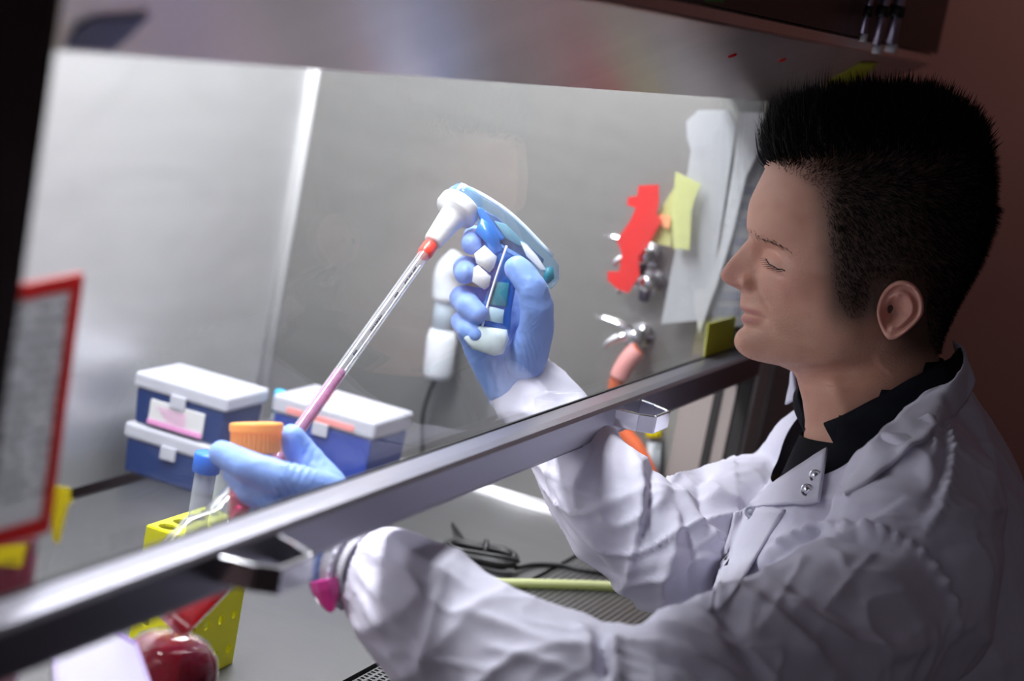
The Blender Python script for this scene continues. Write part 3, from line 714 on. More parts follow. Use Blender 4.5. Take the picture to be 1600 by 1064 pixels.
D += -.0085*gb(1200, 396, 24, 17, 20, .010)        # eye socket
D += .0050*gb(1207, 408, 17, 11, 22, .014)         # eyeball under the lid
D += -.0016*gb(1214, 424, 22, 4, 20, .014)         # lower lid fold
D += .0012*gb(1212, 418, 20, 4, 20, .014)
D += -.0014*gb(1207, 396, 20, 3.5, 24, .014)       # upper lid crease
D += .0030*gb(1195, 366, 34, 12, 28, .006)         # brow
D += .0042*gb(1245, 438, 34, 22, 12, .02)          # cheekbone
D += -.0030*gb(1250, 505, 40, 26, 40, .02)         # hollow of the cheek
D += -.0030*gb(1275, 350, 34, 44, 0, .03)          # temple
D += .0055*gb(1170, 442, 10.5, 9, 15, .005)         # nostril wing
D += -.0022*gb(1183, 446, 5, 10, 10, .005)           # groove behind it
D += -.0030*gb(1157, 450, 6, 3.2, 10, .002)           # nostril
D += -.0022*gb(1197, 470, 5, 22, -32, .012)          # fold to the mouth corner
D += -.0026*gb(1178, 493, 17, 2.6, 14)              # line of the mouth
D += -.0024*gb(1196, 499, 7, 7, 0, .008)             # corner
D += .0016*gb(1172, 484, 13, 5, 12)                 # upper lip
D += .0020*gb(1175, 501, 14, 5.5, 8)                # lower lip
D += -.0016*gb(1178, 513, 20, 5, 5)
D += .0030*gb(1170, 538, 24, 16, 0)                # chin pad
D += .0035*gb(1335, 522, 26, 22, 0, .03)           # jaw corner
D += -.0045*gb(1345, 566, 50, 14, -8, .03)          # under the jaw
D += -.0040*gb(1300, 578, 60, 9, 0, .02)
D += .0030*gb(1318, 620, 14, 46, -24, .02)            # neck muscle
D += -.0020*gb(1350, 470, 14, 20, 0, .03)
D *= front
Pm = Pm + N*D[..., None]
# ---- pigment
def mixc(base, col, f): return base*(1-f[..., None]) + np.array(col)*f[..., None]
C = np.ones(X.shape+(3,))*np.array([.70, .375, .265])
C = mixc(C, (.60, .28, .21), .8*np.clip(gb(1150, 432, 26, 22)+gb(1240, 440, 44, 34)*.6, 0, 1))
mott = np.array([[noise.noise(V((X[i, j]*.045, Yp[i, j]*.045, L0[i, j]*60))) for j in range(NT)] for i in range(len(ys))])
C = mixc(C, (.56, .22, .16), .30*np.clip(mott+.25, 0, 1))
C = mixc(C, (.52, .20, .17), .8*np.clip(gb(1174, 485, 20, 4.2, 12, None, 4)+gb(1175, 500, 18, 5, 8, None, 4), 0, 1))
st = np.clip(gb(1180, 466, 24, 7)*.8+gb(1200, 545, 70, 32, 0, None, 3)+gb(1280, 530, 80, 40, 0, None, 3)*.8+gb(1330, 480, 22, 44, 0, None, 3), 0, 1)
C = mixc(C, (.36, .20, .12), .38*st)
C = mixc(C, (.30, .15, .10), .5*gb(1165, 450, 7, 3))  # nostril darkened, its shade put into the skin colour
scalp = np.clip((1/(1+np.exp(-(X-1262-(Yp-300)*.18)/9)))*(1/(1+np.exp((Yp-500)/12))) + (1/(1+np.exp(-(X-1395)/14)))*(1/(1+np.exp((Yp-555)/8))) + 1/(1+np.exp((Yp-258-(X-1200)*.35)/6))*(Yp < 330), 0, 1)
C = mixc(C, (.035, .020, .014), .92*scalp*np.clip((X-1262)/70+.35, .35, 1))
b = bmesh.new(); cl = b.loops.layers.float_color.new('pigment_and_shade')
def toW(p): return HC + hA*float(p[0]) + hB*float(p[1]) + hL*float(p[2])
G = [[b.verts.new(toW(Pm[i, j])) for j in range(NT)] for i in range(len(ys))]
colmap = {}
for i in range(len(ys)):
    for j in range(NT): colmap[G[i][j]] = C[i, j]
for i in range(len(ys)-1):
    for j in range(NT): b.faces.new((G[i][j], G[i][(j+1) % NT], G[i+1][(j+1) % NT], G[i+1][j]))
b.faces.new(G[0]); b.faces.new(G[-1][::-1])
# ---- ear, rooted in the head and part of the same body mesh
def ear(sgn):
    cx, cy = 1399, 480; NR, NP = 16, 64
    base_l = .0655
    g = []
    for r in range(NR+1):
        row = []
        rr = r/NR
        for k in range(NP):
            ph = 2*math.pi*k/NP; c, s = math.cos(ph), math.sin(ph)   # s>0 = down in the photo
            W_ = 36*(1.0 if c > 0 else .86)*(1-.16*max(s, 0)**1.5); Hh = 45
            x = c*W_*rr; y = s*Hh*rr - 2
            # helix rim, scapha, antihelix, concha
            h = .009 + .010*rr*(.5+.5*c)          # flares out at the back
            rim = math.exp(-((rr-.90)/.085)**2); low = max(0, s-.70)/.3
            front_part = max(0, -c-.55)/.45
            h += .0042*rim*(1-.8*min(1, low))*(1-.75*front_part)
            h -= .0032*math.exp(-((rr-.72)/.075)**2)*(1-min(1, low))*(1-front_part)
            h += .0030*math.exp(-((rr-.56)/.08)**2)*(1 if c > -.3 else .2)*(1-min(1, low)*.5)
            dd = math.hypot((x+6)/15, (y-2)/19); h -= .0095*math.exp(-dd**3)
            tr = math.hypot((x+25)/8, (y-8)/10); h += .0045*math.exp(-tr**2)      # tragus
            at = math.hypot((x+6)/8, (y-26)/6); h += .0025*math.exp(-at**2)
            lob = math.hypot((x+6)/20, (y-38)/10); h += .0020*math.exp(-lob**2)
            if c < -.2: h -= .009*rr*(-c-.2)                                     # front blends with the cheek
            a = math.radians(10); X_ = cx + 2 + x*(1-.30*max(s, 0)**1.5*rr) - y*.26*(1 if s > 0 else .6); Y_ = cy + x*math.sin(a)*.5+y*math.cos(a)
            v = b.verts.new(H(X_, Y_, sgn*(base_l+h)))
            shade = .25*math.exp(-dd**2)  # shade of the ear's hollow, put into its colour
            colmap[v] = np.array([.62, .30, .235])*(1-shade*.3)
            row.append(v)
        g.append(row)
    edge = []
    for k in range(NP):
        p = g[-1][k].co; q = H(cx-8, cy, sgn*.050)
        edge.append(p)
    for lev, (f, d) in enumerate(((.985, .0035), (.86, .0085), (.66, .016), (.5, .030))):
        row = []
        for k in range(NP):
            p = edge[k]; cc = H(cx-6, cy, sgn*base_l); q = cc + (p-cc)*f
            q = q - hL*sgn*d
            v = b.verts.new(q); colmap[v] = np.array([.58, .28, .22]); row.append(v)
        g.append(row)
    for r in range(len(g)-1):
        for k in range(NP):
            f = (g[r][k], g[r][(k+1) % NP], g[r+1][(k+1) % NP], g[r+1][k]); b.faces.new(f if r else f)
    b.faces.new(g[-1])
    return g
e1 = ear(1); e2 = ear(-1)
b.verts.ensure_lookup_table()
# arms of the same body, inside the sleeves
arm_pts = {}
SLp, ELp, WLp = P(1420, 960, 1.42), P(1020, 1170, 1.24), P(540, 886, 1.325)
SRp, ERp, WRp = P(1250, 800, 1.79), P(1032, 862, 1.57), P(818, 598, 1.655)
for path in ([P(1424, 872, 1.405), P(1400, 940, 1.40), P(1290, 1010, 1.34), P(1140, 1080, 1.27), P(1040, 1120, 1.24), P(930, 1095, 1.25), P(800, 1045, 1.275), P(700, 990, 1.295), P(612, 906, 1.315), P(540, 882, 1.33)],
             [SRp, P(1160, 815, 1.72), P(1085, 848, 1.65), P(1035, 862, 1.60), P(975, 812, 1.605), P(930, 757, 1.615), P(885, 690, 1.63), P(850, 640, 1.645), P(822, 602, 1.66)]):
    bb = bmesh.new(); n_ = len(path); chain(bb, [(q, .038-.018*k/(n_-1)) for k, q in enumerate(path)])
    mp_ = {}
    for v in bb.verts: nv = b.verts.new(v.co); mp_[v] = nv; colmap[nv] = np.array([.6, .36, .28])
    for f in bb.faces: b.faces.new([mp_[v] for v in f.verts])
    bb.free()
for f in b.faces:
    for lp in f.loops:
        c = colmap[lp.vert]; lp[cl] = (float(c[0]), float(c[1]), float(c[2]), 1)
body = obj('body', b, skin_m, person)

# ------------------------------------------------------------------ hair: strands rooted on the scalp
rnd = random.Random(11)
def strand(b, p, d, L, w, curl=V((0, 0, 0)), seg=3):
    d = d.normalized(); u, v = basis(d); rows = []
    for i in range(seg+1):
        s = i/seg; c = p + d*(L*s) + curl*(L*s*s); r = w*(1-s)**.7 if i < seg else 0
        if i == seg: rows.append([b.verts.new(c)])
        else: rows.append([b.verts.new(c+(u*math.cos(a)+v*math.sin(a))*r) for a in (0, 2.094, 4.189)])
    for i in range(seg):
        a = rows[i]; c = rows[i+1]
        for k in range(3):
            if len(c) == 1: b.faces.new((a[k], a[(k+1) % 3], c[0]))
            else: b.faces.new((a[k], a[(k+1) % 3], c[(k+1) % 3], c[k]))
PmW = Pm; NN = normals(Pm)
cell = []
for i in range(len(ys)-1):
    if ys[i] > 560: break
    for j in range(NT):
        e1_ = PmW[i, (j+1) % NT]-PmW[i, j]; e2_ = PmW[i+1, j]-PmW[i, j]; ar = np.linalg.norm(np.cross(e1_, e2_)); cell.append((i, j, ar))
cw = np.array([c[2] for c in cell]); cw = cw/cw.sum(); cum = np.cumsum(cw)
def hair_zone(x, y, c):
    """returns (length, density) by position on the head"""
    # front hairline and temple outline
    ymax = np.interp(x, [1190, 1202, 1225, 1250, 1275, 1292, 1300, 1312, 1330, 1350, 1362, 1380, 1440, 1446, 1460, 1500], [236, 256, 270, 280, 298, 330, 420, 470, 490, 486, 440, 432, 434, 520, 548, 556])
    if y > ymax: return 0, 0
    if x < 1196: return 0, 0
    top = np.interp(x, [1190, 1240, 1300, 1400, 1500, 1560], [262, 268, 270, 270, 292, 330])
    if y < top: 
        L = np.interp(y, [150, 230, top], [.0195, .021, .013]); 
        return L*np.interp(x, [1200, 1240, 1400, 1500, 1540], [.85, .85, .72, .72, .58]), 1
    k = (y-top)/(ymax-top+1)
    L = np.interp(k, [0, .3, 1], [.0128, .009, .004]); den = np.interp(k, [0, .8, 1], [1, 1, .6])
    if x < 1310: den *= .55
    return L, den
bt = bmesh.new(); bs = bmesh.new()
def add_hairs(num, fine):
    r = np.random.rand(num); idx = np.searchsorted(cum, r)
    for q in idx:
        i, j, _ = cell[min(q, len(cell)-1)]; f, g = rnd.random(), rnd.random(); j2 = (j+1) % NT
        p = (PmW[i, j]*(1-f)+PmW[i, j2]*f)*(1-g) + (PmW[i+1, j]*(1-f)+PmW[i+1, j2]*f)*g
        x = 1350-p[0]/MPX; y = 360-p[1]/MPX
        L, den = hair_zone(x, y, p[2])
        if L <= 0 or rnd.random() > den: continue
        n = NN[i, j]; nw = hA*float(n[0])+hB*float(n[1])+hL*float(n[2])
        if L > .0129:
            fw = np.interp(x, [1200, 1300, 1450, 1550], [.15, .05, -.10, -.30])
            d = nw*.75 + hB*.85 + hA*float(fw) + V((rnd.uniform(-1, 1), rnd.uniform(-1, 1), rnd.uniform(-1, 1)))*.22
            curl = hA*float(np.interp(x, [1200, 1280, 1400], [-.15, 0, .0])) + hB*float(np.interp(x, [1200, 1260], [.55, .1]))
            cl_ = noise.noise_vector(V((x*.085, y*.085, float(p[2])*160))); cl2 = noise.noise(V((x*.05+9, y*.05, float(p[2])*90)))
            d = d + (hA*cl_.x+hB*cl_.y*.4+hL*cl_.z)*.75
            strand(bt, toW(p)-nw*.001, d, L*rnd.uniform(.55, 1.15)*(1.05+.55*cl2), rnd.uniform(.0003, .0005), curl)
        else:
            d = nw*.45 - hB*.55 - hA*.45 + V((rnd.uniform(-1, 1), rnd.uniform(-1, 1), rnd.uniform(-1, 1)))*.22
            if y < 345: d = d + hB*.7*(345-y)/75
            strand(bs, toW(p)-nw*.0006, d, L*rnd.uniform(.7, 1.2), rnd.uniform(.00016, .00030), V((0, 0, 0)), 2)
add_hairs(64000, False)
# coarse gelled tufts that stand out of the outline
r_ = np.random.rand(4200)
for q in np.searchsorted(cum, r_):
    i, j, _ = cell[min(q, len(cell)-1)]; p = PmW[i, j]; x = 1350-p[0]/MPX; y = 360-p[1]/MPX
    L, den = hair_zone(x, y, p[2])
    if L < .0110 or y > 250: continue
    n = NN[i, j]; nw = hA*float(n[0])+hB*float(n[1])+hL*float(n[2]); fw = np.interp(x, [1200, 1300, 1450, 1550], [.45, .10, -.15, -.40])
    d = nw*.7 + hB*.9 + hA*float(fw) + V((rnd.uniform(-1, 1), rnd.uniform(-1, 1), rnd.uniform(-1, 1)))*.38
    strand(bt, toW(p)-nw*.001, d, L*rnd.uniform(1.05, 1.62), rnd.uniform(.0007, .0012), hA*float(np.interp(x, [1200, 1280, 1400], [-.25, 0, .0])) + hB*float(np.interp(x, [1200, 1260], [.6, .1])), 4)
fr_ = [(i, j) for i in range(len(ys)) if ys[i] < 262 for j in range(NT) if 1196 < A0[i, j] < 1300]
for q in range(420):
    i, j = rnd.choice(fr_); x = A0[i, j]; n = NN[i, j]; nw = hA*float(n[0])+hB*float(n[1])+hL*float(n[2])
    d = nw*.8 + hA*.45 + hB*.45 + hL*rnd.uniform(-.25, .25)+hA*rnd.uniform(-.2, .2)
    strand(bt, toW(Pm[i, j])-nw*.001, d, rnd.uniform(.020, .030)*(1 if ys[i] > 190 else .8), rnd.uniform(.0004, .0007), hB*.75-hA*.45, 6)
obj('hair', bt, hair_m, person, recalc=False)
obj('short_side_hair', bs, buzz_m, person, recalc=False)
# brow and lashes follow the near and far side
def surf(x, y, sgn):
    m = (np.sign(L0) == sgn) & front
    dd = np.where(m, (A0-x)**2+(Y0-y)**2, 1e9); k = np.unravel_index(np.argmin(dd), dd.shape); return k
for sgn in (1, -1):
    bb = bmesh.new()
    for q in range(260):
        s = rnd.random(); x = 1176+s*66; y = 360+s*33+rnd.uniform(-1, 1)*(4.2-2.5*s)-6*math.sin(math.pi*s)*.5
        i, j = surf(x, y, sgn); n = NN[i, j]; nw = hA*float(n[0])+hB*float(n[1])+hL*float(n[2])
        p = toW(Pm[i, j]) + hA*rnd.uniform(-.001, .001)+hB*rnd.uniform(-.001, .001)
        strand(bb, p-nw*.0004, nw*.30 - hA*.9 - hB*(.35+.3*s)+hB*rnd.uniform(-.3, .5), rnd.uniform(.004, .007), .00022, V((0, 0, 0)), 2)
    obj('eyebrow', bb, brow_m, person, recalc=False)
lash_m = mat('lash', (.03, .015, .01), .6)
for sgn in (1, -1):
    bb = bmesh.new()
    for q in range(46):
        s = q/45; x = 1198+s*34; y = 405+s*16+3*math.sin(math.pi*s)
        i, j = surf(x, y, sgn); n = NN[i, j]; nw = hA*float(n[0])+hB*float(n[1])+hL*float(n[2])
        strand(bb, toW(Pm[i, j])-nw*.0003, nw*.8 + hA*.45 - hB*.55+hA*rnd.uniform(-.15, .15), rnd.uniform(.0055, .008), .00020, hB*.25, 3)
    pts = [toW(Pm[surf(1196+s*38/8, 404+s*17/8+2.5*math.sin(math.pi*s/8), sgn)]) + hL*sgn*.0002 for s in range(9)]
    tube(bb, pts, .0005, 6, 2)
    obj('eyelashes', bb, lash_m, person, recalc=False)

bb = bmesh.new()
for q in range(9000):
    i = rnd.randrange(len(ys)); j = rnd.randrange(NT)
    if ys[i] > 600 or rnd.random() > .55*st[i, j]+.02*(st[i, j] > .1): continue
    n = NN[i, j]; nw = hA*float(n[0])+hB*float(n[1])+hL*float(n[2]); i2 = min(i+1, len(ys)-1); f = rnd.random(); g = rnd.random()
    p = Pm[i, j]*(1-f)+Pm[i2, (j+1) % NT]*f
    strand(bb, toW(p)-nw*.0003, nw*.6-hB*.7+V((rnd.uniform(-1, 1), rnd.uniform(-1, 1), rnd.uniform(-1, 1)))*.3, rnd.uniform(.0010, .0020), .00012, V((0, 0, 0)), 2)
o = obj('stubble', bb, mat('ginger_stubble', (.16, .075, .04), .6), person, recalc=False); o['kind'] = 'stuff'
# ------------------------------------------------------------------ lab coat
def cloth_mat(name, col, rough=.75, transl=.18, bump=.25, sheen=.08, weave=1400):
    m = mat(name, col, rough, sheen=sheen, bump=bump, bscale=90, spec=.2); nt = m.node_tree
    pb = nt.nodes['Principled BSDF']; out = [x for x in nt.nodes if x.type == 'OUTPUT_MATERIAL'][0]
    # second finer weave bump
    bp = [x for x in nt.nodes if x.type == 'BUMP'][0]; w = nt.nodes.new('ShaderNodeTexNoise'); w.inputs['Scale'].default_value = weave
    tc = [x for x in nt.nodes if x.type == 'TEX_COORD'][0]; nt.links.new(tc.outputs['Object'], w.inputs[0])
    b2 = nt.nodes.new('ShaderNodeBump'); b2.inputs['Strength'].default_value = .15; b2.inputs['Distance'].default_value = .0005
    nt.links.new(w.outputs[0], b2.inputs['Height']); nt.links.new(bp.outputs[0], b2.inputs['Normal']); nt.links.new(b2.outputs[0], pb.inputs['Normal'])
    if transl:
        t = nt.nodes.new('ShaderNodeBsdfTranslucent'); t.inputs[0].default_value = (*col, 1)
        mx = nt.nodes.new('ShaderNodeMixShader'); mx.inputs[0].default_value = transl
        nt.links.new(pb.outputs[0], mx.inputs[1]); nt.links.new(t.outputs[0], mx.inputs[2]); nt.links.new(mx.outputs[0], out.inputs[0])
    return m
coat_m = cloth_mat('white_coat_cloth', (.66, .64, .76), transl=0)
coat_thin = cloth_mat('white_coat_flap', (.70, .68, .79), transl=.12)
rib_m = cloth_mat('ribbed_knit', (.50, .49, .55), transl=0)
shirt_m = cloth_mat('navy_black_shirt', (.004, .005, .009), .95, transl=0, sheen=0)

def ell(c, u, v, ru, rv, n=36, e=1.0):
    return [c+u*(ru*math.copysign(abs(math.cos(a))**e, math.cos(a)))+v*(rv*math.copysign(abs(math.sin(a))**e, math.sin(a))) for a in [2*math.pi*k/n for k in range(n)]]
b = bmesh.new()
# torso rings: py, front px, back px, half width lateral, e ; lying in the plane of hA and hL
tor = [(566, 1372, 1490, .050), (592, 1330, 1506, .066), (625, 1295, 1528, .083), (660, 1268, 1550, .102), (700, 1243, 1575, .128), (750, 1212, 1598, .150), (800, 1186, 1616, .160), (850, 1160, 1630, .165), (900, 1140, 1640, .168), (960, 1118, 1648, .170), (1040, 1100, 1652, .170), (1120, 1085, 1655, .172), (1300, 1060, 1662, .178), (1420, 1055, 1668, .186), (1500, 1062, 1662, .180)]
rings = []
for py, x0, x1, w in tor:
    c = H((x0+x1)/2, py, 0); rings.append(ell(c, hA, hL, (x1-x0)/2*MPX, w, 40, .9))
loft(b, rings)
# shoulders and sleeves
NB = P(1395, 690, 1.60)
chain(b, [(H(1420, 690, .055), .050), (P(1440, 800, 1.45), .062), (P(1424, 872, 1.405), .066)])
chain(b, [(H(1370, 690, -.05), .050), (P(1290, 735, 1.74), .060), (SRp, .062)])
SL2 = P(1400, 940, 1.40)
chain(b, [(P(1424, 872, 1.405), .066), (SL2, .070), (P(1290, 1010, 1.34), .066), (P(1140, 1080, 1.27), .062), (P(1040, 1120, 1.24), .060)])
chain(b, [(P(1040, 1120, 1.24), .060), (P(930, 1095, 1.25), .051), (P(800, 1045, 1.275), .046), (P(700, 990, 1.295), .044), (P(648, 943, 1.305), .042), (P(612, 908, 1.315), .0345)], 24)
chain(b, [(SRp, .062), (P(1160, 815, 1.72), .058), (P(1085, 848, 1.65), .055), (P(1035, 862, 1.60), .047)])
chain(b, [(P(1035, 862, 1.60), .047), (P(975, 812, 1.605), .046), (P(930, 757, 1.615), .044), (P(885, 690, 1.63), .038), (P(850, 640, 1.645), .034), (P(822, 602, 1.66), .030)], 24)
b = fuse(b, .0028, 22, .5)
b.verts.ensure_lookup_table()
def proj(co):
    d = co-CAM; z = d.dot(Fv); return 800+FPX*d.dot(Rv)/z, 532-FPX*d.dot(Uv)/z, z
# folds: polyline in the photo, half width px, height m, depth range
folds = [
 # near forearm
 ([(556, 850), (600, 880), (640, 905), (668, 938)], 7, .0030, 0), ([(552, 880), (590, 930), (640, 985), (690, 1040)], 9, .0032, 0), ([(548, 905), (580, 950), (610, 990)], 7, .0026, 0),
 ([(600, 840), (640, 870), (690, 905), (740, 930)], 10, .0035, 0), ([(690, 905), (680, 960), (672, 1010), (664, 1060)], 12, .004, 0), ([(730, 960), (800, 985), (880, 1015), (930, 1020)], 11, .0045, 0),
 ([(760, 1010), (830, 1030), (900, 1050)], 10, .004, 0), ([(935, 985), (942, 1020), (948, 1064)], 9, -.009, 0), ([(900, 975), (925, 1005), (930, 1050)], 9, .005, 0), ([(960, 1000), (965, 1040), (975, 1070)], 10, .007, 0),
 ([(1000, 985), (1060, 985), (1110, 1000), (1150, 1030)], 13, .006, 0), ([(1130, 925), (1180, 945), (1240, 990), (1300, 1050)], 14, .0075, 0), ([(1110, 950), (1160, 1000), (1200, 1064)], 13, -.006, 0),
 ([(1200, 925), (1260, 955), (1330, 1005), (1400, 1020), (1450, 1000)], 13, .006, 0), ([(1215, 900), (1280, 935), (1350, 970)], 12, -.004, 0),
 ([(1020, 1020), (1080, 1040), (1120, 1064)], 12, -.005, 0),
 ([(1290, 950), (1340, 890), (1370, 860)], 5, .0016, 0),
 # far sleeve
 ([(985, 700), (1000, 760), (1000, 830), (978, 925)], 9, .006, 1), ([(1030, 735), (1070, 800), (1085, 870), (1075, 930)], 11, -.006, 1), ([(1000, 715), (1060, 770), (1120, 850), (1160, 880)], 11, .006, 1),
 ([(1050, 745), (1110, 770), (1160, 790)], 12, .005, 1), ([(1060, 800), (1050, 870), (1030, 930)], 11, .005, 1), ([(1110, 740), (1090, 760), (1105, 830)], 10, -.005, 1),
 ([(870, 770), (900, 810), (950, 870)], 8, .003, 1), ([(850, 745), (880, 800), (925, 860), (960, 905)], 6, -.0025, 1), ([(930, 700), (900, 760), (905, 800)], 10, .0035, 1), ([(1020, 720), (1015, 800), (990, 880)], 8, -.005, 1),
 ([(800, 640), (850, 650), (900, 650)], 8, .003, 1), ([(850, 690), (880, 660), (915, 640)], 8, .003, 1), ([(870, 610), (885, 640), (870, 670)], 7, -.0025, 1),
 # chest and shoulder
 ([(1200, 862), (1230, 838), (1270, 826), (1320, 823), (1370, 830), (1410, 842), (1440, 862), (1470, 895), (1490, 940), (1492, 1000)], 6, .0040, 3),
 ([(1205, 880), (1240, 852), (1290, 840), (1340, 842), (1400, 860)], 9, -.0045, 2),
 ([(1480, 655), (1488, 700), (1485, 750), (1468, 800), (1445, 835)], 7, .0036, 3), ([(1470, 660), (1473, 710), (1465, 760), (1440, 810)], 7, -.003, 2),
 ([(1330, 690), (1390, 690), (1440, 715), (1462, 740)], 14, .0055, 2), ([(1300, 760), (1360, 735), (1420, 735), (1455, 750)], 14, -.0035, 2),
 ([(1290, 790), (1370, 770), (1440, 780)], 13, .0040, 2), ([(1340, 800), (1400, 800), (1440, 815)], 10, -.003, 2), ([(1440, 640), (1460, 670), (1465, 720)], 10, .004, 2),
 ([(1520, 640), (1545, 720), (1550, 800)], 16, .004, 2), ([(1470, 805), (1530, 800), (1570, 795)], 9, .0035, 2), ([(1460, 860), (1500, 850), (1560, 840)], 14, -.003, 2),
 ([(1180, 800), (1150, 860), (1130, 920), (1120, 980)], 7, .0030, 2), ([(1200, 790), (1240, 800), (1290, 808)], 10, .003, 2),
 ([(1210, 870), (1180, 900), (1150, 910)], 10, -.005, 2),
 ([(1490, 960), (1540, 1000), (1570, 1060)], 20, .004, 2),
]
def seg_d(px, py, pl):
    best = 1e9; bt_ = 0; n = len(pl)-1
    for i in range(n):
        x0, y0 = pl[i]; x1, y1 = pl[i+1]; dx, dy = x1-x0, y1-y0; L2 = dx*dx+dy*dy
        t_ = max(0, min(1, ((px-x0)*dx+(py-y0)*dy)/L2)); d = math.hypot(px-x0-dx*t_, py-y0-dy*t_)
        if d < best: best = d; bt_ = (i+t_)/n
    return best, bt_
# refine the side one sees
b.normal_update()
bbx = [(min(q[0] for q in f[0])-3*f[1], max(q[0] for q in f[0])+3*f[1], min(q[1] for q in f[0])-3*f[1], max(q[1] for q in f[0])+3*f[1]) for f in folds]
sleeveA = (P(592, 899, 1.315)-P(1040, 1120, 1.24)).normalized()
moves = []
for v in b.verts:
    px, py, z = proj(v.co); n = v.normal; facing = -n.dot((v.co-CAM).normalized())
    d = 0
    if facing > -.2:
        ff = min(1, (facing+.2)/.35)
        for f, bb_ in zip(folds, bbx):
            if bb_[0] < px < bb_[1] and bb_[2] < py < bb_[3]:
                if f[3] == 0 and z > 1.48: continue
                if f[3] == 1 and z < 1.45: continue
                dd, tt = seg_d(px, py, f[0])
                if dd < 3*f[1]: d += f[2]*1.15*math.exp(-(dd/f[1])**1.35)*ff*(1+(.55*math.sin(tt*95+2*noise.noise(v.co*40)) if f[3] == 3 else 0))*min(1, 4*tt+.3, 4*(1-tt)+.3)
    # general cloth crumple: ridged noise
    q = v.co*11; r1 = 1-abs(noise.noise(q))*2.4; q2 = v.co*27+V((5, 3, 1)); r2 = 1-abs(noise.noise(q2))*2.2
    q3 = v.co*10.5+noise.noise_vector(v.co*5)*2.0; q3 = V((q3.x*.55, q3.y*.55, q3.z*1.5)); r3 = max(0, 1-abs(noise.noise(q3))*2.6)**3
    q4 = v.co*17+noise.noise_vector(v.co*9)*2.2; q4 = V((q4.x*.6, q4.y*.6, q4.z*1.4)); r4 = max(0, 1-abs(noise.noise(q4))*2.8)**3
    d += .0022*(r1-.4) + .0009*(r2-.4) + (.0036*r3 + .0020*r4)*(1.15 if z < 1.36 or px < 1150 else .45)
    moves.append((v, n*d))
for v, m_ in moves: v.co += m_
# gathers: stitched puckers along the near cuff and shoulder seams
for v in b.verts:
    px, py, z = proj(v.co)
    if z < 1.42 and px < 600 and 800 < py < 1000:
        ax = (P(592, 899, 1.315)-P(545, 882, 1.325)).normalized(); rel = v.co-P(575, 893, 1.318); s = rel.dot(ax)
        rad = rel-ax*s; ang = math.atan2(rad.dot(Uv), rad.dot(Fv)); w = math.exp(-max(0, s+.012)/.016)
        v.co += rad.normalized()*(.0016*math.sin(ang*34)*w)
from mathutils.bvhtree import BVHTree
b.normal_update(); TREE = BVHTree.FromBMesh(b)
def oc(px, py, off=.004):
    r = ray(px, py).normalized(); h = TREE.ray_cast(CAM, r)
    return h[0]-r*off if h[0] is not None else P(px, py, 1.6)
# neck opening: remove the cloth inside the V
def inpoly(x, y, poly):
    c = False; j = len(poly)-1
    for i in range(len(poly)):
        if (poly[i][1] > y) != (poly[j][1] > y) and x < (poly[j][0]-poly[i][0])*(y-poly[i][1])/(poly[j][1]-poly[i][1])+poly[i][0]: c = not c
        j = i
    return c
vee = [(1205, 752), (1216, 700), (1236, 640), (1236, 560), (1500, 530), (1502, 566), (1440, 622), (1375, 672), (1330, 716), (1308, 732), (1290, 738), (1250, 752)]
kill = [v for v in b.verts if (lambda p: inpoly(p[0], p[1], vee) and p[2] < 1.70 and p[1] < 760)(proj(v.co))]
bmesh.ops.delete(b, geom=kill, context='VERTS')
# open the neck on top
kill = [v for v in b.verts if (v.co-H(1420, 560, 0)).length < .062 and proj(v.co)[1] < 600]
bmesh.ops.delete(b, geom=kill, context='VERTS')
for it in range(40):
    bv = [v for v in b.verts if v.is_boundary]; nw_ = []
    for v in bv:
        nb_ = [e.other_vert(v) for e in v.link_edges if e.is_boundary]
        if len(nb_) >= 2: nw_.append((v, v.co.lerp((nb_[0].co+nb_[1].co)/2, .6)))
    for v, c_ in nw_: v.co = c_
coat = obj('lab_coat', b, coat_m, person)

def ribbon(name, ptsA, ptsB, m, par, th=.0022, sub=8, crump=.0, across=4, seed=2):
    A_ = catmull(ptsA, sub); B_ = catmull(ptsB, sub); b = bmesh.new(); rows = []
    for p, q in zip(A_, B_):
        row = []
        for k in range(across+1):
            c = p.lerp(q, k/across)
            if crump: c = c + noise.noise_vector(c*45+V((seed, 0, 0)))*crump
            row.append(b.verts.new(c))
        rows.append(row)
    for i in range(len(rows)-1):
        for k in range(across): b.faces.new((rows[i][k], rows[i][k+1], rows[i+1][k+1], rows[i+1][k]))
    o = obj(name, b, m, par, True, True); s = o.modifiers.new('s', 'SOLIDIFY'); s.thickness = th; s.offset = 0
    return o
# navy shirt chest under the V, and its two collar leaves
b = bmesh.new()
rings = []
for py, x0, x1, w in [(560, 1385, 1478, .050), (600, 1300, 1500, .066), (640, 1262, 1520, .078), (680, 1250, 1540, .094), (720, 1232, 1560, .115), (760, 1215, 1580, .135), (820, 1200, 1600, .150)]:
    c = H((x0+x1)/2, py, 0); rings.append(ell(c, hA, hL, ((x1-x0)/2-4)*MPX, w-.006, 60, .95))
loft(b, rings, caps=False)
kill = [v for v in b.verts if (lambda p: p[1] < 668 and inpoly(p[0], p[1], [(1235, 500), (1235, 600), (1268, 668), (1300, 650), (1440, 575), (1470, 500)]))(proj(v.co))]
bmesh.ops.delete(b, geom=kill, context='VERTS')
shirt = obj('shirt', b, shirt_m, person); s = shirt.modifiers.new('s', 'SOLIDIFY'); s.thickness = .002
nA = [H(1497, 540, .012), H(1474, 556, .050), H(1425, 580, .066), H(1370, 612, .070), H(1320, 640, .060), H(1282, 662, .036), H(1262, 668, .012)]
nB = [H(1508, 566, .014), H(1492, 585, .062), H(1450, 628, .084), H(1400, 668, .090), H(1352, 702, .082), H(1318, 724, .062), H(1286, 734, .040)]
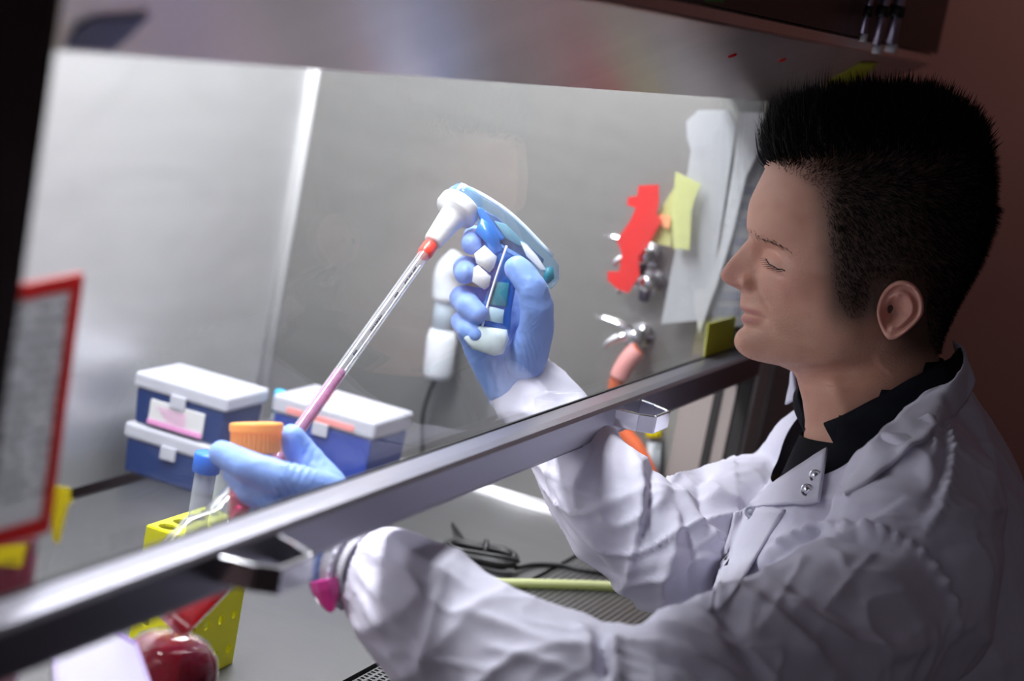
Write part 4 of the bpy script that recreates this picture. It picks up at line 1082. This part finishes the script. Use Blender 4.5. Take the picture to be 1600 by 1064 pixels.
ribbon('shirt_collar', nA, nB, shirt_m, shirt, .0030, 8, .0012)
fA = [H(1262, 668, .010), H(1256, 645, -.020), H(1250, 622, -.040), H(1262, 596, -.060), H(1300, 575, -.070)]
fB = [H(1270, 700, .000), H(1258, 676, -.028), H(1243, 650, -.052), H(1247, 618, -.075), H(1290, 590, -.085)]
ribbon('shirt_collar', fA, fB, shirt_m, shirt, .0030, 8, .001)
# collar of the coat
cA = [H(1490, 530, -.010), H(1503, 548, .034), H(1482, 582, .086)] + [oc(x, y, .010) for x, y in ((1446, 612), (1402, 650), (1362, 686), (1334, 718), (1312, 758))]
cB = [H(1496, 565, -.010), H(1514, 592, .044)] + [oc(x, y, .0035) for x, y in ((1498, 640), (1466, 668), (1428, 700), (1390, 730), (1354, 756), (1322, 776))]
col = ribbon('collar', cA, cB, coat_thin, coat, .0024, 10, .0030, 8)
fA = [H(1275, 568, -.06), H(1241, 578, -.062), H(1240, 606, -.066), H(1246, 636, -.070)]
fB = [H(1275, 590, -.078), H(1238, 590, -.082), H(1232, 618, -.088), H(1225, 650, -.090)]
ribbon('collar', fA, fB, coat_thin, coat, .0024, 8, .001, 4, 5)
# front flap with two snaps, placket with a third
def panel(name, rows_px, off, m, par, th=.0022, ny=8, crump=.0006):
    top = catmull([V((x, y, 0)) for x, y in rows_px[0]], 5); bot = catmull([V((x, y, 0)) for x, y in rows_px[1]], 5)
    m_ = min(len(top), len(bot)); b = bmesh.new(); G_ = []
    for i in range(m_): G_.append([oc(*(top[i].lerp(bot[i], k/ny)).xy, off) for k in range(ny+1)])
    for it in range(6):
        G_ = [[G_[i][k] if i in (0, m_-1) or k in (0, ny) else (G_[i-1][k]+G_[i+1][k]+G_[i][k-1]+G_[i][k+1])/4 for k in range(ny+1)] for i in range(m_)]
    rows = [[b.verts.new(p-Fv*.0015+noise.noise_vector(p*50)*crump) for p in r] for r in G_]
    for i in range(m_-1):
        for k in range(ny): b.faces.new((rows[i][k], rows[i+1][k], rows[i+1][k+1], rows[i][k+1]))
    o = obj(name, b, m, par, True); s = o.modifiers.new('s', 'SOLIDIFY'); s.thickness = th; s.offset = 0
    return o
fl = panel('front_flap', [[(1172, 786), (1198, 762), (1226, 742), (1256, 722), (1292, 700)], [(1174, 793), (1205, 789), (1235, 787), (1262, 787), (1279, 784)]], .0065, coat_thin, coat)
pl = panel('placket', [[(1148, 800), (1172, 792), (1200, 792), (1226, 796)], [(1106, 955), (1124, 950), (1142, 930), (1160, 905)]], .0015, coat_thin, coat, ny=14)
def snap(px, py, off, par, r=.0052, m=None):
    c = oc(px, py, off); ax = (-Fv*.9-Rv*.3+Uv*.1).normalized(); b = bmesh.new()
    lathe(b, c, ax, [(-.003, r), (.0012, r), (.0018, r*.86), (.0013, r*.70), (.0009, r*.62), (.0009, r*.42), (.0020, r*.36), (.0022, r*.1)], 28)
    obj('snap_button', b, m or chrome, par)
snap(1274, 744, .0095, fl); snap(1261, 766, .0095, fl); snap(1173, 800, .0052, pl, .0052, mat('white_snap', (.42, .42, .50), .35))
# ribbed cuff near hand
b = bmesh.new(); c0 = P(533, 879, 1.330); c1 = P(572, 892, 1.318); ax = (c1-c0).normalized(); u, v_ = basis(ax); rings = []
for i in range(15):
    s = i/14; R_ = .0236+.0038*s; rings.append([c0.lerp(c1, s)+(u*math.cos(a)+v_*math.sin(a))*(R_+.0005*math.cos(a*60)) for a in [2*math.pi*k/180 for k in range(180)]])
loft(b, rings, caps=False); o = obj('knit_cuff', b, rib_m, coat); s = o.modifiers.new('s', 'SOLIDIFY'); s.thickness = .002; s.offset = -1
b = bmesh.new(); n = 120
cc = P(556, 887, 1.322)
tube(b, [cc+(u*math.cos(a)+v_*math.sin(a))*(.0285+.0006*math.cos(a*30)) for a in [2*math.pi*k/n for k in range(n+1)]], .0019, 8, 1); obj('cuff_seam', b, coat_thin, coat)
# ------------------------------------------------------------------ gloves
def glove_mat():
    m = mat('blue_nitrile', (.24, .40, .86), .46, spec=.45, bump=.35, bscale=160, sss=.0, sheen=.1)
    nt = m.node_tree; pb = nt.nodes['Principled BSDF']; out = [x for x in nt.nodes if x.type == 'OUTPUT_MATERIAL'][0]
    t = nt.nodes.new('ShaderNodeBsdfTranslucent'); t.inputs[0].default_value = (.20, .42, .95, 1)
    mx = nt.nodes.new('ShaderNodeMixShader'); mx.inputs[0].default_value = .10
    nt.links.new(pb.outputs[0], mx.inputs[1]); nt.links.new(t.outputs[0], mx.inputs[2]); nt.links.new(mx.outputs[0], out.inputs[0])
    return m
glove_m = glove_mat()
def Q(*a): return (P(a[0], a[1], a[2]), a[3])
def glove(name, chains, wr, label, wrinkles=()):
    b = bmesh.new()
    for c in chains: chain(b, [Q(*q) for q in c], 20)
    b = fuse(b, .00125, 5, .5); b.normal_update(); mv = []
    for v in b.verts:
        q = v.co*70; d = .00035*(1-abs(noise.noise(q))*2.5) + .00022*noise.noise(v.co*190)
        px, py, z = proj(v.co)
        for (x0, y0, x1, y1, rad, freq, amp) in wrinkles:      # bunched creases across (x0,y0)-(x1,y1)
            dx, dy = x1-x0, y1-y0; L = math.hypot(dx, dy); s = ((px-x0)*dx+(py-y0)*dy)/L; w = (-(px-x0)*dy+(py-y0)*dx)/L
            if 0 < s < L and abs(w) < rad*1.6:
                d += amp*math.sin(s*freq+2.2*noise.noise(v.co*60)+w*.05)*math.exp(-(w/rad)**2)*math.sin(math.pi*s/L)
        mv.append((v, v.normal*d))
    for v, m_ in mv: v.co += m_
    o = obj(name, b, glove_m, person); o['label'] = label; return o
right = glove('glove', [
  [(822, 436, 1.662, .0125), (772, 384, 1.668, .0108), (742, 370, 1.648, .0098), (737, 381, 1.612, .0090)],
  [(818, 466, 1.668, .0125), (752, 424, 1.668, .0110), (726, 418, 1.645, .0102), (727, 427, 1.608, .0094)],
  [(812, 496, 1.664, .0125), (742, 468, 1.662, .0110), (722, 466, 1.632, .0110), (733, 478, 1.606, .0105), (746, 490, 1.601, .0092)],
  [(804, 524, 1.658, .0120), (745, 506, 1.654, .0100), (722, 503, 1.632, .0098), (731, 515, 1.608, .0092), (742, 522, 1.604, .0082)],
  [(822, 560, 1.630, .0180), (838, 516, 1.610, .0150), (840, 480, 1.594, .0135), (832, 450, 1.588, .0122), (813, 424, 1.592, .0112), (808, 420, 1.593, .0108)],
  [(815, 470, 1.662, .0150), (826, 520, 1.645, .0190), (812, 560, 1.648, .0230), (808, 596, 1.654, .0250)],
  [(800, 500, 1.662, .0160), (790, 545, 1.655, .0210), (806, 596, 1.654, .0250)],
  [(740, 520, 1.640, .0140), (762, 555, 1.645, .0180), (795, 594, 1.652, .0240)],
  [(822, 440, 1.664, .0120), (806, 522, 1.662, .0130)]],
  None, 'blue nitrile glove round the pipettor grip', [(800, 560, 850, 545, 26, .9, .0006), (820, 500, 840, 520, 20, 1.0, .0003), (760, 575, 850, 575, 14, .55, .0006)])
# cuff of that glove, flared over the sleeve
b = bmesh.new(); c0 = P(806, 578, 1.653); c1 = P(813, 598, 1.656); ax = (P(818, 610, 1.66)-P(800, 560, 1.65)).normalized(); u = (Fv-ax*Fv.dot(ax)).normalized(); v_ = ax.cross(u)
rings = []
for i in range(9):
    s = i/8; R_ = .0262+.0045*s; n = 120
    rings.append([c0+ax*(.020*s)+(u*math.cos(a)+v_*math.sin(a))*(R_+.0007*s*math.sin(a*9+3*s)+.0004*math.sin(a*23)) for a in [2*math.pi*k/n for k in range(n)]])
loft(b, rings, caps=False); o = obj('glove_cuff', b, glove_m, right); s = o.modifiers.new('s', 'SOLIDIFY'); s.thickness = .0008
left = glove('glove', [
  [(514, 772, 1.325, .0145), (470, 757, 1.306, .0130), (438, 748, 1.300, .0122), (388, 730, 1.302, .0110), (352, 711, 1.318, .0092), (346, 708, 1.322, .0088)],
  [(506, 800, 1.330, .0145), (432, 786, 1.308, .0118), (392, 765, 1.312, .0106), (368, 738, 1.335, .0090)],
  [(495, 828, 1.340, .0140), (436, 818, 1.318, .0112), (408, 800, 1.328, .0100), (408, 782, 1.350, .0090)],
  [(488, 848, 1.350, .0130), (444, 842, 1.335, .0098), (430, 826, 1.350, .0086)],
  [(528, 812, 1.345, .0175), (512, 764, 1.358, .0150), (490, 734, 1.364, .0132), (470, 708, 1.365, .0118), (458, 688, 1.360, .0102), (456, 684, 1.359, .0098)],
  [(500, 780, 1.338, .0200), (508, 820, 1.345, .0240), (512, 850, 1.342, .0230), (520, 876, 1.334, .0210), (540, 882, 1.330, .0200)]],
  None, 'blue nitrile glove holding the orange capped bottle', [(398, 800, 462, 756, 24, .62, .0007), (440, 712, 500, 740, 26, .55, .0004), (485, 870, 512, 890, 30, .9, .0006)])

# ------------------------------------------------------------------ bottle with orange cap, conical tube
cc = P(399.5, 707, 1.338); up = (Uv*1.0 + Rv*.03 - Fv*.03).normalized()
t = thing('sample_bottle', 'small clear bottle with ribbed orange screw cap held between left thumb and forefinger', 'bottle', cc - up*.07)
b = bmesh.new(); lathe(b, cc, up, [(-.070, .012), (-.068, .0165), (-.062, .018), (-.022, .018), (-.012, .0165), (-.008, .0150), (-.004, .0158), (-.002, .0150), (.012, .0150)], 40); obj('bottle_body', b, clear('pinkish_clear', (.95, .70, .68), .06, .05, .25, (.85, .45, .42)), t)
b = bmesh.new(); lathe(b, cc, up, [(-.069, .0115), (-.062, .0168), (-.024, .0168), (-.014, .0150), (-.010, .0135)], 40); obj('liquid', b, pink_liq, t)
b = bmesh.new(); n = 340; rings = []
for h, r0_, rib in ((0, .0160, 0), (0, .0174, 1), (.0005, .0178, 1), (.0142, .0178, 1), (.0150, .0187, 0), (.0195, .0188, 0), (.0205, .0182, 0), (.0208, .0165, 0), (.0203, .0155, 0), (.0203, .0001, 0)):
    rings.append([cc+up*h+(Rv*math.cos(a)+Fv*math.sin(a))*max(1e-5, r0_-(rib*.0013*(math.sin(a*34) > .1))) for a in [2*math.pi*k/n for k in range(n)]])
loft(b, rings); obj('screw_cap', b, orange, t, False)
ap = P(518, 958, 1.300); ax = (P(500, 880, 1.300)-ap).normalized()
t = thing('conical_tube', 'clear conical tube tip with bright pink liquid hanging beneath the left wrist', 'tube', ap)
b = bmesh.new(); lathe(b, ap, ax, [(0, .0012), (.0015, .0035), (.008, .0072), (.016, .0104), (.018, .0108), (.062, .0112)], 8); obj('tube', b, cplast, t, False)
b = bmesh.new(); lathe(b, ap+ax*.0008, ax, [(0, .0008), (.0015, .0028), (.0075, .0064), (.0155, .0096), (.0175, .0100), (.0225, .0101)], 8); obj('liquid', b, pink_liq, t, False)

# ------------------------------------------------------------------ serological pipette
pa, pb_ = P(676, 379, 1.602), P(374, 802, 1.372); ax = (pb_-pa); LP = ax.length; ax.normalize()
t = thing('serological_pipette', 'long clear graduated pipette with red plug, half full of pink medium, reaching into the flask', 'pipette', pa)
b = bmesh.new(); lathe(b, pa, ax, [(-.012, .0036), (.006, .0036), (.016, .0052), (LP-.030, .0054), (LP-.018, .0030), (LP, .0018)], 32)
obj('barrel', b, clear('pipette_plastic', (.95, .955, .97), .10, .03, .09, (.85, .87, .95)), t)
b = bmesh.new(); lathe(b, pa, ax, [(.0, .0031), (.005, .0031), (.006, .0030)], 24); obj('stem_plug', b, redpl, t)
b = bmesh.new(); lathe(b, pa, ax, [(.003, .0048), (.0045, .0064), (.014, .0064), (.018, .0058), (.019, .004)], 24); obj('filter_plug', b, mat('coral_filter', (.85, .04, .02), .4, coat=.4), t)
sl = (P(525, 590, 1.49)-pa).dot(ax)
b = bmesh.new(); lathe(b, pa, ax, [(sl, .0042), (sl+.001, .0046), (LP-.030, .0046), (LP-.018, .0023), (LP-.001, .0012)], 28); obj('liquid', b, mauve_liq, t)
b = bmesh.new(); side = (Rv*.8+Uv*.3-Fv*.35); side = (side-ax*side.dot(ax)).normalized(); s2 = ax.cross(side)
h = .035; rnd = random.Random(2)
while h < LP-.05:
    big = int(round((h-.035)/.0026)) % 5 == 0
    a0_ = -.55 if big else -.25
    for k in range(6):
        a = a0_+k*(-a0_*2)/6; a2 = a0_+(k+1)*(-a0_*2)/6
        p0 = pa+ax*h+(side*math.cos(a)+s2*math.sin(a))*.0055; p1 = pa+ax*h+(side*math.cos(a2)+s2*math.sin(a2))*.0055
        q = [p0, p1, p1+ax*.00035, p0+ax*.00035]; vs = [b.verts.new(x) for x in q]; b.faces.new(vs)
    h += .0026
for hh in (.040, .048, .056, .075, .105, .112, .119, .150):
    for k in range(3):
        p0 = pa+ax*(hh+k*.0022)+(side*math.cos(.3)+s2*math.sin(.3))*.0056; hexv = [p0, p0+s2*.0018, p0+s2*.0018+ax*.0014, p0+ax*.0014]; prism(b, hexv, side*.0002)
obj('graduations', b, mat('black_graduation', (.02, .02, .06), .5), t, False, recalc=False)

# ------------------------------------------------------------------ pipettor
TP = 1.622
t = thing('pipette_controller', 'translucent blue pistol grip pipettor with white nose cone held in the right hand', 'pipettor', P(770, 470, TP))
bluec = clear('translucent_blue', (.22, .55, .92), .07, .06, .40, (.03, .26, .72))
bluet = clear('translucent_ice_blue', (.80, .92, 1), .05, .05, .12, (.35, .65, .92))
tealm = mat('teal_inner', (.02, .22, .30), .4); whitep = mat('white_plastic', (.82, .83, .86), .35); milky = mat('milky_white_plastic', (.66, .76, .78), .35)
navyi = mat('dark_blue_inner', (.015, .06, .22), .4)
b = bmesh.new(); slab(b, [(697, 306), (703, 293), (717, 286), (735, 292), (800, 337), (862, 398), (873, 414), (873, 436), (862, 451), (852, 452), (840, 440), (818, 412), (790, 392), (764, 372), (745, 348), (726, 330)], TP, .013, .013, .16); obj('upper_shell', b, bluet, t)
b = bmesh.new(); slab(b, [(738, 318), (775, 338), (822, 380), (850, 405), (846, 420), (812, 398), (778, 378), (755, 355)], TP, .008, .008); obj('motor', b, navyi, t)
b = bmesh.new(); slab(b, [(772, 345), (790, 350), (826, 384), (812, 384), (790, 372)], TP-.010, .002, .003); obj('circuit_board', b, mat('pale_teal', (.30, .52, .55), .4), t)
b = bmesh.new(); slab(b, [(742, 322), (754, 325), (790, 372), (780, 378), (752, 345)], TP-.0115, .002, .002); obj('air_channel', b, mat('mid_blue', (.05, .22, .65), .35), t)
b = bmesh.new(); slab(b, [(812, 376), (822, 380), (840, 400), (856, 424), (846, 424), (822, 400)], TP-.011, .002, .002); obj('pump_housing', b, whitep, t)
b = bmesh.new(); slab(b, [(852, 418), (864, 416), (866, 436), (856, 444), (848, 438)], TP-.008, .005, .012); obj('end_valve', b, tealm, t)
# ridge along the top
b = bmesh.new(); tube(b, [P(720, 288, TP-.006), P(760, 308, TP-.008), P(805, 340, TP-.009), P(864, 400, TP-.008)], .0016, 10, 4); obj('top_ridge', b, mat('ice_ridge', (.70, .82, .92), .2), t)
# grip
b = bmesh.new(); slab(b, [(756, 374), (782, 386), (806, 402), (808, 440), (800, 480), (797, 520), (790, 536), (738, 528), (742, 500), (756, 470), (768, 430), (764, 400)], TP-.006, .011, .012, .14); obj('grip', b, bluec, t)
b = bmesh.new(); slab(b, [(752, 340), (766, 350), (780, 372), (786, 392), (770, 400), (760, 380), (742, 362)], TP-.008, .011, .006); obj('trigger_guard', b, mat('deep_blue', (.02, .20, .68), .3, coat=.5), t)
b = bmesh.new(); slab(b, [(772, 440), (796, 442), (792, 480), (762, 476)], TP-.018, .0015, .004); obj('inner_works', b, tealm, t)
b = bmesh.new(); slab(b, [(764, 478), (788, 484), (786, 506), (756, 500)], TP-.018, .002, .004); obj('battery_top', b, mat('grey_blue', (.38, .55, .66), .4), t)
for pts in ([(741, 396), (757, 383), (777, 401), (772, 418), (765, 426), (744, 411)], [(740, 419), (747, 413), (768, 432), (764, 448), (757, 453), (737, 440)]):
    b = bmesh.new(); slab(b, pts, TP-.016, .006, .012, .10); obj('trigger', b, whitep, t)
b = bmesh.new(); slab(b, [(746, 508), (792, 515), (795, 530), (786, 553), (772, 556), (738, 545), (724, 528), (730, 516)], TP-.014, .010, .014, .16); obj('battery_cap', b, milky, t)
b = bmesh.new(); tube(b, [P(792, 384, TP-.020), P(776, 430, TP-.021), P(762, 476, TP-.021), P(753, 512, TP-.021)], .0010, 10, 4); obj('seam_line', b, whitep, t)
# nose cone along the pipette's axis
nb = P(716, 326, TP-.004); nx = (pa-nb).normalized(); Ln = (pa-nb).length
b = bmesh.new(); lathe(b, nb, nx, [(-.006, .0175), (-.004, .0185), (.004, .0187), (.006, .0178), (.0065, .0115), (.012, .0108), (Ln-.002, .0084), (Ln, .0078), (Ln, .0045)], 40); obj('nose_cone', b, whitep, t)
b = bmesh.new(); lathe(b, nb, nx, [(-.018, .010), (-.016, .0145), (-.006, .0150)], 32); obj('nose_collar', b, bluet, t)

# ------------------------------------------------------------------ seat and legs below the coat
hip = H(1370, 1480, 0); sh = V((.88, .47, 0)).normalized()
zt2 = hip.z
b = bmesh.new()
for s in (-1, 1):
    h0 = V((hip.x, hip.y, .69))+sh*(.09*s); kn = h0+V((-.02+.05*s, .40, -.04)); an = V((kn.x, kn.y+.03, .13))
    chain(b, [(h0, .088), (h0.lerp(kn, .5), .074), (kn, .058), (kn.lerp(an, .4), .055), (an, .046)], 20)
roundcone(b, V((hip.x, hip.y, .71))-sh*.08, .10, V((hip.x, hip.y, .71))+sh*.08, .10)
obj('trousers', fuse(b, .008, 6), mat('dark_trousers', (.03, .035, .06), .8, bump=.3), person)
for s in (-1, 1):
    h0 = V((hip.x, hip.y, .69))+sh*(.09*s); kn = h0+V((-.02+.05*s, .40, -.04)); b = bmesh.new()
    chain(b, [(V((kn.x, kn.y-.02, .055)), .042), (V((kn.x, kn.y+.09, .047)), .040), (V((kn.x, kn.y+.19, .038)), .032)])
    b = fuse(b, .005, 4); obj('shoe', b, black, person)
t = thing('lab_stool', 'black round lab stool the person sits on', 'stool', (hip.x, hip.y, 0))
b = bmesh.new(); lathe(b, V((hip.x, hip.y-.01, .535)), V((0, 0, 1)), [(0, .16), (.01, .185), (.05, .19), (.068, .175), (.07, .05)], 40); obj('seat', b, black, t)
b = bmesh.new(); lathe(b, V((hip.x, hip.y-.01, .07)), V((0, 0, 1)), [(0, .032), (.20, .032), (.201, .020), (.466, .020)], 24); obj('column', b, chrome, t)
for k in range(5):
    a = k*2*math.pi/5+.3; q = V((hip.x+.27*math.cos(a), hip.y-.01+.27*math.sin(a), .075))
    b = bmesh.new(); tube(b, [V((hip.x, hip.y-.01, .10)), q], .014, 10, 1); l = obj('foot_arm', b, chrome, t)
    b = bmesh.new(); lathe(b, V((q.x, q.y-.01, .03)), V((0, 1, 0)), [(0, .026), (.002, .030), (.018, .030), (.02, .026)], 24); obj('castor', b, black, l)
